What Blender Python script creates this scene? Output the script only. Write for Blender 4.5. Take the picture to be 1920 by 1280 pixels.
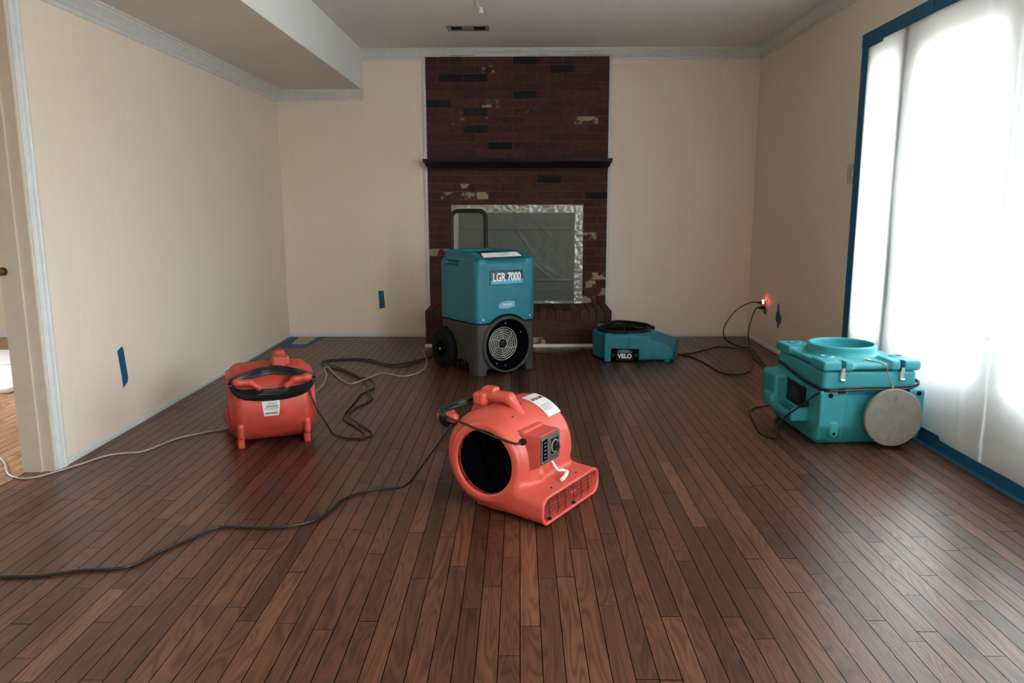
import bpy, bmesh, math, random
import numpy as np
import mathutils.noise as MN
from mathutils import Vector, Matrix, Euler
random.seed(7); np.random.seed(7)
S = bpy.context.scene
COL = S.collection
for o in list(bpy.data.objects): bpy.data.objects.remove(o)

# ------------------------------------------------------------------ camera
cam_d = bpy.data.cameras.new('camera'); cam = bpy.data.objects.new('camera', cam_d); COL.objects.link(cam); S.camera = cam
PITCH, YAW, ROLL = .1744, -.0102, -.0030
cam_d.sensor_width = 36; cam_d.lens = 36*1452.75/1920; cam_d.clip_start = .02
cy, sy, cp, sp = math.cos(YAW), math.sin(YAW), math.cos(PITCH), math.sin(PITCH)
f = Vector((sy*cp, cy*cp, -sp)); rt = Vector((cy, -sy, 0)); up = rt.cross(f)
c_, s_ = math.cos(ROLL), math.sin(ROLL)
r2 = rt*c_+up*s_; u2 = -rt*s_+up*c_
cam.matrix_world = Matrix(((r2.x, u2.x, -f.x, 0), (r2.y, u2.y, -f.y, 0), (r2.z, u2.z, -f.z, 1.1542), (0, 0, 0, 1)))

# ------------------------------------------------------------------ world, exposure
S.view_settings.view_transform = 'Standard'; S.view_settings.look = 'None'
S.view_settings.gamma = 1; S.view_settings.use_curve_mapping = False
S.view_settings.exposure = 1.72
S.cycles.use_denoising = True; S.cycles.denoising_input_passes = 'RGB_ALBEDO_NORMAL'; S.cycles.denoising_prefilter = 'ACCURATE'
W = bpy.data.worlds.new('overcast_sky'); S.world = W; W.use_nodes = True
nt = W.node_tree; nt.nodes.clear()
wo = nt.nodes.new('ShaderNodeOutputWorld'); bg = nt.nodes.new('ShaderNodeBackground')
tc = nt.nodes.new('ShaderNodeTexCoord'); sx = nt.nodes.new('ShaderNodeSeparateXYZ'); cr = nt.nodes.new('ShaderNodeValToRGB')
nt.links.new(tc.outputs['Generated'], sx.inputs[0]); nt.links.new(sx.outputs['Z'], cr.inputs[0])
e = cr.color_ramp.elements; e[0].position = .0; e[0].color = (.46, .45, .42, 1); e[1].position = .12; e[1].color = (.92, .97, 1, 1)
nt.links.new(cr.outputs[0], bg.inputs[0]); bg.inputs[1].default_value = 15.0
nt.links.new(bg.outputs[0], wo.inputs[0])

# daylight portals: they add no light, they only guide sky sampling through the window openings
def portal(y, z, wy, wz, x, sgn=1):
    L = bpy.data.lights.new('window_portal', 'AREA'); L.shape = 'RECTANGLE'; L.size = wz; L.size_y = wy; L.cycles.is_portal = True
    o = bpy.data.objects.new('window_portal', L); COL.objects.link(o); o.location = (x, y, z); o.rotation_euler = (0, sgn*math.pi/2, 0)
portal(3.48, 1.03, 2.36, 2.06, 2.175); portal(.10, 1.5, 1.8, 1.2, 2.175); portal(4.2, 1.4, 1.2, 1.0, -5.435, -1)
# ------------------------------------------------------------------ helpers
def nd(nt, t, **k):
    n = nt.nodes.new('ShaderNode'+t)
    for a, v in k.items(): setattr(n, a, v)
    return n
def mat(name, col, rough=.5, metal=0, spec=.5, bump=0, bscale=200, vary=0, vscale=6, coat=0, emit=None, estr=0, trans=0):
    m = bpy.data.materials.new(name); m.use_nodes = True; t = m.node_tree; b = t.nodes['Principled BSDF']
    b.inputs['Base Color'].default_value = (*col, 1); b.inputs['Roughness'].default_value = rough
    b.inputs['Metallic'].default_value = metal; b.inputs['Specular IOR Level'].default_value = spec
    b.inputs['Coat Weight'].default_value = coat
    co = nd(t, 'TexCoord')
    if vary:
        n = nd(t, 'TexNoise'); n.inputs['Scale'].default_value = vscale; n.inputs['Detail'].default_value = 5
        r = nd(t, 'ValToRGB'); r.color_ramp.elements[0].position = .35; r.color_ramp.elements[1].position = .7
        r.color_ramp.elements[0].color = (*[c*(1-vary) for c in col], 1); r.color_ramp.elements[1].color = (*[min(1, c*(1+vary)) for c in col], 1)
        t.links.new(co.outputs['Object'], n.inputs['Vector']); t.links.new(n.outputs[0], r.inputs[0]); t.links.new(r.outputs[0], b.inputs['Base Color'])
    if bump:
        n = nd(t, 'TexNoise'); n.inputs['Scale'].default_value = bscale; bp = nd(t, 'Bump'); bp.inputs['Strength'].default_value = bump; bp.inputs['Distance'].default_value = .002
        t.links.new(co.outputs['Object'], n.inputs['Vector']); t.links.new(n.outputs[0], bp.inputs['Height']); t.links.new(bp.outputs[0], b.inputs['Normal'])
    if emit: b.inputs['Emission Color'].default_value = (*emit, 1); b.inputs['Emission Strength'].default_value = estr
    return m
def mesh_obj(name, verts, faces, m=None, parent=None, smooth=False, loc=None):
    me = bpy.data.meshes.new(name); me.from_pydata([tuple(v) for v in verts], [], [tuple(x) for x in faces]); me.update()
    if smooth: me.polygons.foreach_set('use_smooth', [True]*len(me.polygons))
    o = bpy.data.objects.new(name, me); COL.objects.link(o)
    for mm in (m if isinstance(m, (list, tuple)) else [m]):
        if mm: me.materials.append(mm)
    if parent: o.parent = parent
    if loc: o.location = loc
    return o
def bobj(name, bm, m=None, parent=None, smooth=False, ang=35):
    bmesh.ops.recalc_face_normals(bm, faces=bm.faces)
    me = bpy.data.meshes.new(name); bm.to_mesh(me); bm.free()
    o = bpy.data.objects.new(name, me); COL.objects.link(o)
    for mm in (m if isinstance(m, (list, tuple)) else [m]):
        if mm: me.materials.append(mm)
    if smooth:
        me.polygons.foreach_set('use_smooth', [True]*len(me.polygons)); me.set_sharp_from_angle(angle=math.radians(ang))
    if parent: o.parent = parent
    return o
def abox(bm, a, b, mi=0, bevel=0):
    x0, y0, z0 = a; x1, y1, z1 = b
    v = [bm.verts.new(p) for p in ((x0,y0,z0),(x1,y0,z0),(x1,y1,z0),(x0,y1,z0),(x0,y0,z1),(x1,y0,z1),(x1,y1,z1),(x0,y1,z1))]
    fs = [bm.faces.new([v[i] for i in q]) for q in ((0,3,2,1),(4,5,6,7),(0,1,5,4),(1,2,6,5),(2,3,7,6),(3,0,4,7))]
    for q in fs: q.material_index = mi
    if bevel:
        es = {e for q in fs for e in q.edges}
        bmesh.ops.bevel(bm, geom=list(es), offset=bevel, segments=2, profile=.5, affect='EDGES', material=mi)
def box(name, a, b, m, parent=None, bevel=0):
    bm = bmesh.new(); abox(bm, a, b, 0, bevel); return bobj(name, bm, m, parent, smooth=bevel > 0)
def boxes(name, L, m, parent=None, bevel=0):
    bm = bmesh.new()
    for a, b in L: abox(bm, a, b, 0, bevel)
    return bobj(name, bm, m, parent)
def prism(name, poly, axis, lo, hi, m, parent=None, bevel=0):
    """polygon in the two other axes, extruded along axis"""
    bm = bmesh.new(); P = lambda u, v, w: {'x': (w, u, v), 'y': (u, w, v), 'z': (u, v, w)}[axis]
    A = [bm.verts.new(P(u, v, lo)) for u, v in poly]; B = [bm.verts.new(P(u, v, hi)) for u, v in poly]; n = len(poly)
    bm.faces.new(A); bm.faces.new(B[::-1])
    for i in range(n): bm.faces.new((A[i], B[i], B[(i+1) % n], A[(i+1) % n]))
    if bevel: bmesh.ops.bevel(bm, geom=bm.edges[:], offset=bevel, segments=2, affect='EDGES')
    return bobj(name, bm, m, parent, smooth=bevel > 0)
def spline(pts, n=8, closed=False):
    P = [Vector(p) for p in pts]; N = len(P); out = []
    for i in range(N if closed else N-1):
        g = lambda k: P[k % N] if closed else P[max(0, min(N-1, k))]
        a, b, c, d = g(i-1), g(i), g(i+1), g(i+2)
        for j in range(n):
            t = j/n
            out.append(.5*((2*b)+(c-a)*t+(2*a-5*b+4*c-d)*t*t+(3*b-a-3*c+d)*t**3))
    if not closed: out.append(P[-1])
    return out
def tube_bm(bm, pts, r, seg=8, closed=False, sub=8, mi=0):
    C = spline(pts, sub, closed) if sub > 1 else [Vector(p) for p in pts]
    n = len(C); rings = []; prev = None
    for i in range(n):
        t = (C[(i+1) % n]-C[i-1]) if (closed or 0 < i < n-1) else (C[1]-C[0] if i == 0 else C[-1]-C[-2])
        t.normalize()
        if prev is None:
            u = t.cross(Vector((0, 0, 1)));
            if u.length < .1: u = t.cross(Vector((1, 0, 0)))
        else: u = prev-t*prev.dot(t)
        u.normalize(); prev = u; w = t.cross(u)
        rings.append([bm.verts.new(C[i]+(u*math.cos(a)+w*math.sin(a))*r) for a in [2*math.pi*k/seg for k in range(seg)]])
    for i in range(n if closed else n-1):
        A, B = rings[i], rings[(i+1) % n]
        for k in range(seg):
            q = bm.faces.new((A[k], A[(k+1) % seg], B[(k+1) % seg], B[k])); q.material_index = mi; q.smooth = True
    if not closed:
        bm.faces.new(rings[0][::-1]).material_index = mi; bm.faces.new(rings[-1]).material_index = mi
def tube(name, pts, r, m, parent=None, seg=8, closed=False, sub=8):
    bm = bmesh.new(); tube_bm(bm, pts, r, seg, closed, sub); return bobj(name, bm, m, parent, smooth=True, ang=60)
def circ(c, R, axis, n=32, a0=0):
    out = []
    for k in range(n):
        a = a0+2*math.pi*k/n; u, v = R*math.cos(a), R*math.sin(a)
        out.append({'x': (c[0], c[1]+u, c[2]+v), 'y': (c[0]+u, c[1], c[2]+v), 'z': (c[0]+u, c[1]+v, c[2])}[axis])
    return out
def lathe(name, prof, axis, c, m, parent=None, n=40, close=False):
    """prof = [(along axis, radius)]"""
    bm = bmesh.new(); R = []
    for h, r in prof:
        cc = list(c); cc['xyz'.index(axis)] += h
        R.append([bm.verts.new(p) for p in (circ(cc, r, axis, n) if r > 1e-6 else [cc])])
    for A, B in list(zip(R, R[1:]))+([(R[-1], R[0])] if close else []):
        for k in range(n):
            k2 = (k+1) % n
            if len(A) == 1: bm.faces.new((A[0], B[k2], B[k]))
            elif len(B) == 1: bm.faces.new((A[k], A[k2], B[0]))
            else: bm.faces.new((A[k], A[k2], B[k2], B[k]))
    return bobj(name, bm, m, parent, smooth=True, ang=40)
def text(name, s, size, m, parent, mw, depth=.0008, bold=0, wide=1):
    cu = bpy.data.curves.new(name, 'FONT'); cu.body = s; cu.size = size; cu.align_x = 'CENTER'; cu.align_y = 'CENTER'; cu.extrude = depth; cu.offset = bold
    t = bpy.data.objects.new('tmp', cu); COL.objects.link(t); bpy.context.view_layer.update()
    me = bpy.data.meshes.new_from_object(t.evaluated_get(bpy.context.evaluated_depsgraph_get()))
    bpy.data.objects.remove(t)
    me.transform(Matrix.Diagonal((wide, 1, 1, 1))); me.transform(mw)
    me.materials.clear(); me.materials.append(m)
    o = bpy.data.objects.new(name, me); COL.objects.link(o); o.parent = parent; return o
def frame(o, X, Y):       # matrix with local x -> X, y -> Y
    X = Vector(X).normalized(); Y = Vector(Y).normalized(); Z = X.cross(Y)
    return Matrix(((X.x, Y.x, Z.x, o[0]), (X.y, Y.y, Z.y, o[1]), (X.z, Y.z, Z.z, o[2]), (0, 0, 0, 1)))
def tag(o, label, cat, group=None):
    o['label'] = label; o['category'] = cat
    if group: o['group'] = group
    return o
def thing(name, label, cat, loc, rz=0, group=None):
    o = bpy.data.objects.new(name, None); COL.objects.link(o); o.location = loc; o.rotation_euler = (0, 0, math.radians(rz))
    o.empty_display_size = .1
    return tag(o, label, cat, group)
def struct(o): o['kind'] = 'structure'; return o

# ---- signed distance modelling of rotomoulded shells
class SDF:
    def __init__(s, lo, hi, h):
        s.lo = np.array(lo, float); s.h = h
        ax = [np.arange(l, u+h, h, dtype=np.float32) for l, u in zip(lo, hi)]
        s.X, s.Y, s.Z = ax[0][:, None, None], ax[1][None, :, None], ax[2][None, None, :]
        s.shape = (len(ax[0]), len(ax[1]), len(ax[2]))
    def rbox(s, a, b, r=.01, X=None, Y=None, Z=None):
        X = s.X if X is None else X; Y = s.Y if Y is None else Y; Z = s.Z if Z is None else Z
        q = [np.abs(V-(l+u)/2)-((u-l)/2-r) for V, l, u in zip((X, Y, Z), a, b)]
        return np.sqrt(sum(np.maximum(k, 0)**2 for k in q))+np.minimum(np.maximum(np.maximum(q[0], q[1]), q[2]), 0)-r
    def cyl(s, ax, c, R, lo, hi, r=.005):
        V = [s.X, s.Y, s.Z]; A = V.pop('xyz'.index(ax)); cc = list(c)
        d = np.sqrt((V[0]-cc[0])**2+(V[1]-cc[1])**2)-(R-r); e_ = np.abs(A-(lo+hi)/2)-((hi-lo)/2-r)
        return np.sqrt(np.maximum(d, 0)**2+np.maximum(e_, 0)**2)+np.minimum(np.maximum(d, e_), 0)-r
    def cap(s, p, q, r):
        p = np.array(p); q = np.array(q); d = q-p; L = (d*d).sum()
        t = np.clip(((s.X-p[0])*d[0]+(s.Y-p[1])*d[1]+(s.Z-p[2])*d[2])/L, 0, 1)
        return np.sqrt((s.X-p[0]-t*d[0])**2+(s.Y-p[1]-t*d[1])**2+(s.Z-p[2]-t*d[2])**2)-r
def smin(a, b, k):
    h = np.clip(.5+.5*(b-a)/k, 0, 1); return b*(1-h)+a*h-k*h*(1-h)
def smax(a, b, k): return -smin(-a, -b, k)
def nets(g, V, name, m, parent):
    V = np.broadcast_to(V, g.shape).astype(np.float32).copy()
    V[0] = V[-1] = 1; V[:, 0] = V[:, -1] = 1; V[:, :, 0] = V[:, :, -1] = 1
    V[V == 0] = 1e-7
    nx, ny, nz = (k-1 for k in V.shape)
    c = {(i, j, k): V[i:i+nx, j:j+ny, k:k+nz] for i in (0, 1) for j in (0, 1) for k in (0, 1)}
    neg = sum((v < 0).astype(np.int8) for v in c.values()); act = (neg > 0) & (neg < 8)
    ids = np.full(act.shape, -1, np.int64); idx = np.argwhere(act); ids[act] = np.arange(len(idx))
    cv = {k: v[act] for k, v in c.items()}; acc = np.zeros((len(idx), 3)); cnt = np.zeros(len(idx))
    ks = list(cv)
    for a in ks:
        for ax in range(3):
            if a[ax] == 0:
                b = list(a); b[ax] = 1; b = tuple(b); va, vb = cv[a], cv[b]; mk = (va < 0) != (vb < 0)
                t = np.where(mk, va/(va-vb+1e-20*(va == vb)), 0); p = np.tile(np.array(a, float), (len(idx), 1)); p[:, ax] = t
                acc[mk] += p[mk]; cnt[mk] += 1
    P = (idx+acc/cnt[:, None])*g.h+g.lo
    F = []
    for ax in range(3):
        o1, o2 = [k for k in range(3) if k != ax]
        sl = [slice(1, -1)]*3; sl[ax] = slice(0, -1); s2 = list(sl); s2[ax] = slice(1, None)
        A, B = V[tuple(sl)], V[tuple(s2)]; w = np.argwhere((A < 0) != (B < 0))
        if not len(w): continue
        inside = (A < 0)[tuple(w.T)]; base = w.copy(); base[:, o1] += 1; base[:, o2] += 1
        def cell(d1, d2):
            q = base.copy(); q[:, o1] -= d1; q[:, o2] -= d2; return ids[tuple(q.T)]
        Q = np.stack([cell(1, 1), cell(0, 1), cell(0, 0), cell(1, 0)], 1)
        fl = inside if ax != 1 else ~inside
        Q[~fl] = Q[~fl][:, ::-1]; F.append(Q)
    F = np.concatenate(F)
    me = bpy.data.meshes.new(name); me.vertices.add(len(P)); me.vertices.foreach_set('co', P.ravel())
    me.loops.add(F.size); me.loops.foreach_set('vertex_index', F.ravel().astype(np.int32))
    me.polygons.add(len(F)); me.polygons.foreach_set('loop_start', np.arange(0, F.size, 4, dtype=np.int32)); me.polygons.foreach_set('loop_total', np.full(len(F), 4, np.int32))
    me.update(); me.validate(); me.polygons.foreach_set('use_smooth', [True]*len(me.polygons))
    o = bpy.data.objects.new(name, me); COL.objects.link(o); me.materials.append(m); o.parent = parent
    return o

# ------------------------------------------------------------------ materials
def math_n(t, op, a, b=None, c=None):
    n = nd(t, 'Math', operation=op)
    for i, v in enumerate((a, b, c)):
        if v is None: continue
        if isinstance(v, (int, float)): n.inputs[i].default_value = v
        else: t.links.new(v, n.inputs[i])
    return n.outputs[0]
def wood_floor(name, cols, w=.0572, rough=.3, spec=.5, bumpd=.0006):
    m = bpy.data.materials.new(name); m.use_nodes = True; t = m.node_tree; b = t.nodes['Principled BSDF']; L = t.links
    co = nd(t, 'TexCoord'); s = nd(t, 'SeparateXYZ'); L.new(co.outputs['Object'], s.inputs[0]); X, Y = s.outputs['X'], s.outputs['Y']
    xr = math_n(t, 'DIVIDE', X, w); row = math_n(t, 'FLOOR', xr)
    wn = nd(t, 'TexWhiteNoise', noise_dimensions='1D'); L.new(row, wn.inputs['W'])
    ln = math_n(t, 'MULTIPLY_ADD', wn.outputs['Value'], .75, .45)
    y2 = math_n(t, 'DIVIDE', math_n(t, 'ADD', Y, math_n(t, 'MULTIPLY', wn.outputs['Value'], 37.7)), ln); pl = math_n(t, 'FLOOR', y2)
    cb = nd(t, 'CombineXYZ'); L.new(row, cb.inputs[0]); L.new(pl, cb.inputs[1])
    pn = nd(t, 'TexWhiteNoise', noise_dimensions='3D'); L.new(cb.outputs[0], pn.inputs['Vector'])
    # grain in plank space
    off = nd(t, 'VectorMath', operation='SCALE'); L.new(pn.outputs['Color'], off.inputs[0]); off.inputs['Scale'].default_value = 20
    ad = nd(t, 'VectorMath', operation='ADD'); L.new(co.outputs['Object'], ad.inputs[0]); L.new(off.outputs[0], ad.inputs[1])
    mp = nd(t, 'Mapping'); mp.inputs['Scale'].default_value = (9, .9, 1); L.new(ad.outputs[0], mp.inputs[0])
    nz = nd(t, 'TexNoise'); nz.inputs['Scale'].default_value = 1.6; nz.inputs['Detail'].default_value = 1.5; nz.inputs['Distortion'].default_value = .6; L.new(mp.outputs[0], nz.inputs['Vector'])
    rg = math_n(t, 'FRACT', math_n(t, 'MULTIPLY', nz.outputs[0], 13.0))
    ring = nd(t, 'ValToRGB'); el = ring.color_ramp.elements; el[0].position = 0; el[0].color = (0, 0, 0, 1); el[1].position = .95; el[1].color = (0, 0, 0, 1)
    q = el.new(.55); q.color = (1, 1, 1, 1); q = el.new(.25); q.color = (.75, .75, .75, 1); L.new(rg, ring.inputs[0])
    mp2 = nd(t, 'Mapping'); mp2.inputs['Scale'].default_value = (190, 5, 1); L.new(ad.outputs[0], mp2.inputs[0])
    fz = nd(t, 'TexNoise'); fz.inputs['Scale'].default_value = 1; fz.inputs['Detail'].default_value = 3; L.new(mp2.outputs[0], fz.inputs['Vector'])
    cr = nd(t, 'ValToRGB'); el = cr.color_ramp.elements; el[0].color = (*cols[0], 1); el[1].color = (*cols[-1], 1)
    for i, c in enumerate(cols[1:-1]): q = el.new((i+1)/(len(cols)-1)); q.color = (*c, 1)
    L.new(pn.outputs['Value'], cr.inputs[0])
    # grain multiply
    g1 = math_n(t, 'MULTIPLY_ADD', ring.outputs[0], .60, .52); g2 = math_n(t, 'MULTIPLY_ADD', fz.outputs[0], .30, .85)
    big = nd(t, 'TexNoise'); big.inputs['Scale'].default_value = 1.1; big.inputs['Detail'].default_value = 3; L.new(co.outputs['Object'], big.inputs['Vector'])
    g3 = math_n(t, 'MULTIPLY_ADD', big.outputs[0], .6, .7)
    g = math_n(t, 'MULTIPLY', math_n(t, 'MULTIPLY', g1, g2), g3)
    # seams
    fx = math_n(t, 'FRACT', xr); ex = math_n(t, 'MINIMUM', fx, math_n(t, 'SUBTRACT', 1, fx)); sx_ = math_n(t, 'GREATER_THAN', ex, .021)
    fy = math_n(t, 'FRACT', y2); ey = math_n(t, 'MINIMUM', fy, math_n(t, 'SUBTRACT', 1, fy)); sy_ = math_n(t, 'GREATER_THAN', ey, .0014)
    seam = math_n(t, 'MULTIPLY', sx_, sy_); gs = math_n(t, 'MULTIPLY', g, math_n(t, 'MULTIPLY_ADD', seam, .95, .05))
    mx = nd(t, 'VectorMath', operation='SCALE'); L.new(cr.outputs[0], mx.inputs[0]); L.new(gs, mx.inputs['Scale']); L.new(mx.outputs[0], b.inputs['Base Color'])
    L.new(math_n(t, 'MULTIPLY_ADD', big.outputs[0], .06, rough), b.inputs['Roughness'])
    L.new(math_n(t, 'MULTIPLY', seam, spec), b.inputs['Specular IOR Level'])
    bp = nd(t, 'Bump'); bp.inputs['Distance'].default_value = bumpd; bp.inputs['Strength'].default_value = .7
    hh = math_n(t, 'ADD', math_n(t, 'MULTIPLY', seam, 1.0), math_n(t, 'MULTIPLY', ring.outputs[0], .03)); L.new(hh, bp.inputs['Height']); L.new(bp.outputs[0], b.inputs['Normal'])
    return m
def panel_wall(name, col):
    """painted panelling: vertical grooves at uneven spacing + faint cloth-like paint texture"""
    m = bpy.data.materials.new(name); m.use_nodes = True; t = m.node_tree; b = t.nodes['Principled BSDF']; L = t.links
    co = nd(t, 'TexCoord'); s = nd(t, 'SeparateXYZ'); L.new(co.outputs['Object'], s.inputs[0])
    u = math_n(t, 'ADD', s.outputs['X'], s.outputs['Y'])
    gs = []
    for per, off in ((.4064, .02), (.4064, .14), (.4064, .22), (.4064, .335)):
        fr = math_n(t, 'FRACT', math_n(t, 'DIVIDE', math_n(t, 'ADD', u, off), per)); gs.append(math_n(t, 'LESS_THAN', fr, .011))
    g = gs[0]
    for k in gs[1:]: g = math_n(t, 'MAXIMUM', g, k)
    mp = nd(t, 'Mapping'); mp.inputs['Scale'].default_value = (60, 60, 9); L.new(co.outputs['Object'], mp.inputs[0])
    n1 = nd(t, 'TexNoise'); n1.inputs['Scale'].default_value = 3; n1.inputs['Detail'].default_value = 3; L.new(mp.outputs[0], n1.inputs['Vector'])
    n2 = nd(t, 'TexNoise'); n2.inputs['Scale'].default_value = 90; L.new(co.outputs['Object'], n2.inputs['Vector'])
    k = math_n(t, 'ADD', math_n(t, 'MULTIPLY_ADD', n1.outputs[0], .10, .95), math_n(t, 'MULTIPLY', g, -.045))
    cn = nd(t, 'VectorMath', operation='SCALE'); cn.inputs[0].default_value = col; L.new(k, cn.inputs['Scale']); L.new(cn.outputs[0], b.inputs['Base Color'])
    b.inputs['Roughness'].default_value = .55
    bp = nd(t, 'Bump'); bp.inputs['Distance'].default_value = .0015; bp.inputs['Strength'].default_value = .5
    L.new(math_n(t, 'ADD', math_n(t, 'MULTIPLY', g, -1), math_n(t, 'MULTIPLY', n2.outputs[0], .25)), bp.inputs['Height']); L.new(bp.outputs[0], b.inputs['Normal'])
    return m
M_floor = wood_floor('dark_oak_strip', [(.050, .019, .011), (.078, .030, .017), (.110, .044, .025), (.064, .024, .014), (.14, .060, .036)], rough=.30, spec=.42)
M_floor2 = wood_floor('pale_oak_strip', [(.30, .16, .09), (.42, .25, .15), (.36, .20, .11)], rough=.4)
M_wall = panel_wall('cream_panelling', (.81, .695, .585))
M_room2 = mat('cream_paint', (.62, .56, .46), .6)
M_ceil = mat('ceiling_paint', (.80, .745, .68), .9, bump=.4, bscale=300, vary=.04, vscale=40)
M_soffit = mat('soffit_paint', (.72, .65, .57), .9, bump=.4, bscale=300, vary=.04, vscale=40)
M_fascia_lit = mat('fascia_lit_paint', (.82, .83, .83), .8, bump=.3, bscale=200)  # lighter tone for the side facing the doors; window light put into the colour
M_trim = mat('trim_gloss_paint', (.62, .64, .64), .4, bump=.1, bscale=60, vary=.05, vscale=30)
M_jamb = mat('jamb_paint', (.55, .49, .41), .5, vary=.04, vscale=20)
M_red = mat('red_rotomoulded_plastic', (.56, .080, .056), .42, bump=.25, bscale=400, vary=.10, vscale=9)
M_redd = mat('scuffed_red_plastic', (.48, .056, .040), .48, bump=.3, bscale=300, vary=.18, vscale=12)
M_teal = mat('teal_rotomoulded_plastic', (.006, .165, .225), .45, bump=.3, bscale=400, vary=.08, vscale=8)
M_aqua = mat('aqua_rotomoulded_plastic', (.030, .305, .36), .45, bump=.35, bscale=400, vary=.08, vscale=8)
M_grey = mat('charcoal_plastic', (.034, .034, .033), .55, bump=.3, bscale=400, vary=.1, vscale=10)
M_black = mat('black_plastic', (.007, .007, .009), .5, spec=.3, bump=.1)
M_void = mat('matt_black', (.003, .003, .005), .9, spec=0)
M_cord = mat('black_rubber_cord', (.012, .012, .014), .35)
M_white_cord = mat('off_white_cord', (.38, .35, .29), .45)
M_metal = mat('bright_zinc', (.75, .74, .70), .28, metal=1)
M_wire = mat('dark_wire', (.03, .025, .025), .35, metal=.6)
M_ringgrey = mat('pale_grille_wire', (.42, .42, .40), .4, metal=.2)
M_panel = mat('dark_grey_switch_plate', (.06, .065, .062), .45, bump=.1)
M_label = mat('white_label', (.62, .63, .66), .5, vary=.05, vscale=50)
M_ink = mat('black_ink', (.01, .01, .012), .6)
M_orange = mat('orange_ink', (.7, .1, .02), .6)
M_whitetext = mat('white_letter', (.80, .80, .78), .5)
M_blue = mat('blue_badge', (.008, .10, .22), .4)
M_tyre = mat('dull_black_rubber', (.005, .005, .006), .8, spec=.2)
M_navy = mat('navy_sign', (.006, .035, .06), .4)
M_sky = mat('sky_blue_badge', (.06, .40, .62), .4)
M_badge = mat('pale_blue_badge', (.16, .42, .55), .4)
M_tape = mat('blue_painters_tape', (.004, .085, .19), .6, bump=.2, bscale=120, vary=.1, vscale=14)
M_disc = mat('grey_foam_disc', (.235, .225, .20), .85, bump=.5, bscale=350, vary=.08, vscale=30)
M_brass = mat('aged_brass', (.25, .14, .05), .35, metal=1)
M_paper = mat('masking_paper', (.42, .37, .27), .8, vary=.05, vscale=15)
M_frame = mat('door_frame_white', (.5, .5, .5), .5)
M_mantel = mat('black_stained_wood', (.012, .008, .010), .38, bump=.2, bscale=40)
M_mortar = mat('dark_mortar', (.075, .056, .050), .95, bump=.6, bscale=120)
M_glow = mat('red_plug_lamp', (.9, .1, .06), .3, emit=(1, .10, .05), estr=6)
M_glass = bpy.data.materials.new('clear_glass'); M_glass.use_nodes = True
g_ = M_glass.node_tree; g_.nodes.clear(); o_ = nd(g_, 'OutputMaterial'); a_ = nd(g_, 'BsdfTransparent'); b_ = nd(g_, 'BsdfGlossy'); b_.inputs['Roughness'].default_value = .02; mx_ = nd(g_, 'MixShader'); mx_.inputs[0].default_value = .06
a_.inputs[0].default_value = (.93, .95, .95, 1); g_.links.new(a_.outputs[0], mx_.inputs[1]); g_.links.new(b_.outputs[0], mx_.inputs[2]); g_.links.new(mx_.outputs[0], o_.inputs[0])
def sheet_mat(name, col, tcol, tfac, rough=.5, gl=.08, clear=0, bsc=30):
    m = bpy.data.materials.new(name); m.use_nodes = True; t = m.node_tree; t.nodes.clear(); L = t.links
    o = nd(t, 'OutputMaterial'); d = nd(t, 'BsdfDiffuse'); d.inputs[0].default_value = (*col, 1); tr = nd(t, 'BsdfTranslucent'); tr.inputs[0].default_value = (*tcol, 1)
    g = nd(t, 'BsdfGlossy'); g.inputs['Roughness'].default_value = rough; g.inputs[0].default_value = (1, 1, 1, 1)
    co = nd(t, 'TexCoord'); n = nd(t, 'TexNoise'); n.inputs['Scale'].default_value = bsc; n.inputs['Detail'].default_value = 4; L.new(co.outputs['Object'], n.inputs['Vector'])
    bp = nd(t, 'Bump'); bp.inputs['Distance'].default_value = .004; bp.inputs['Strength'].default_value = .4; L.new(n.outputs[0], bp.inputs['Height'])
    for k in (d, g): L.new(bp.outputs[0], k.inputs['Normal'])
    m1 = nd(t, 'MixShader'); m1.inputs[0].default_value = tfac; L.new(d.outputs[0], m1.inputs[1]); L.new(tr.outputs[0], m1.inputs[2])
    m2 = nd(t, 'MixShader'); m2.inputs[0].default_value = gl; L.new(m1.outputs[0], m2.inputs[1]); L.new(g.outputs[0], m2.inputs[2])
    out = m2
    if clear:
        tp = nd(t, 'BsdfTransparent'); m3 = nd(t, 'MixShader'); m3.inputs[0].default_value = clear; L.new(m2.outputs[0], m3.inputs[1]); L.new(tp.outputs[0], m3.inputs[2]); out = m3
    L.new(out.outputs[0], o.inputs[0]); return m
M_sheet = sheet_mat('white_dust_sheet', (.78, .77, .74), (.44, .46, .468), .50)
M_poly = sheet_mat('clear_polythene', (.17, .205, .175), (.3, .34, .3), .2, rough=.4, gl=.05, clear=.3, bsc=9)
M_cleartape = sheet_mat('frosted_tape', (.30, .33, .30), (.3, .3, .3), .2, rough=.22, gl=.12, bsc=14)
def brick_mat(name, col, white=0):
    m = mat(name, col, .9, bump=.7, bscale=90, vary=.28, vscale=25)
    if white:
        t = m.node_tree; b = t.nodes['Principled BSDF']; src = b.inputs['Base Color'].links[0].from_socket
        n = nd(t, 'TexNoise'); n.inputs['Scale'].default_value = 11; n.inputs['Detail'].default_value = 6; co = nd(t, 'TexCoord'); t.links.new(co.outputs['Object'], n.inputs['Vector'])
        r = nd(t, 'ValToRGB'); r.color_ramp.elements[0].position = .5-white; r.color_ramp.elements[1].position = .56-white; t.links.new(n.outputs[0], r.inputs[0])
        mx = nd(t, 'MixRGB'); t.links.new(r.outputs[0], mx.inputs[0]); t.links.new(src, mx.inputs[1]); mx.inputs[2].default_value = (.33, .26, .18, 1); t.links.new(mx.outputs[0], b.inputs['Base Color'])
    return m
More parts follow.
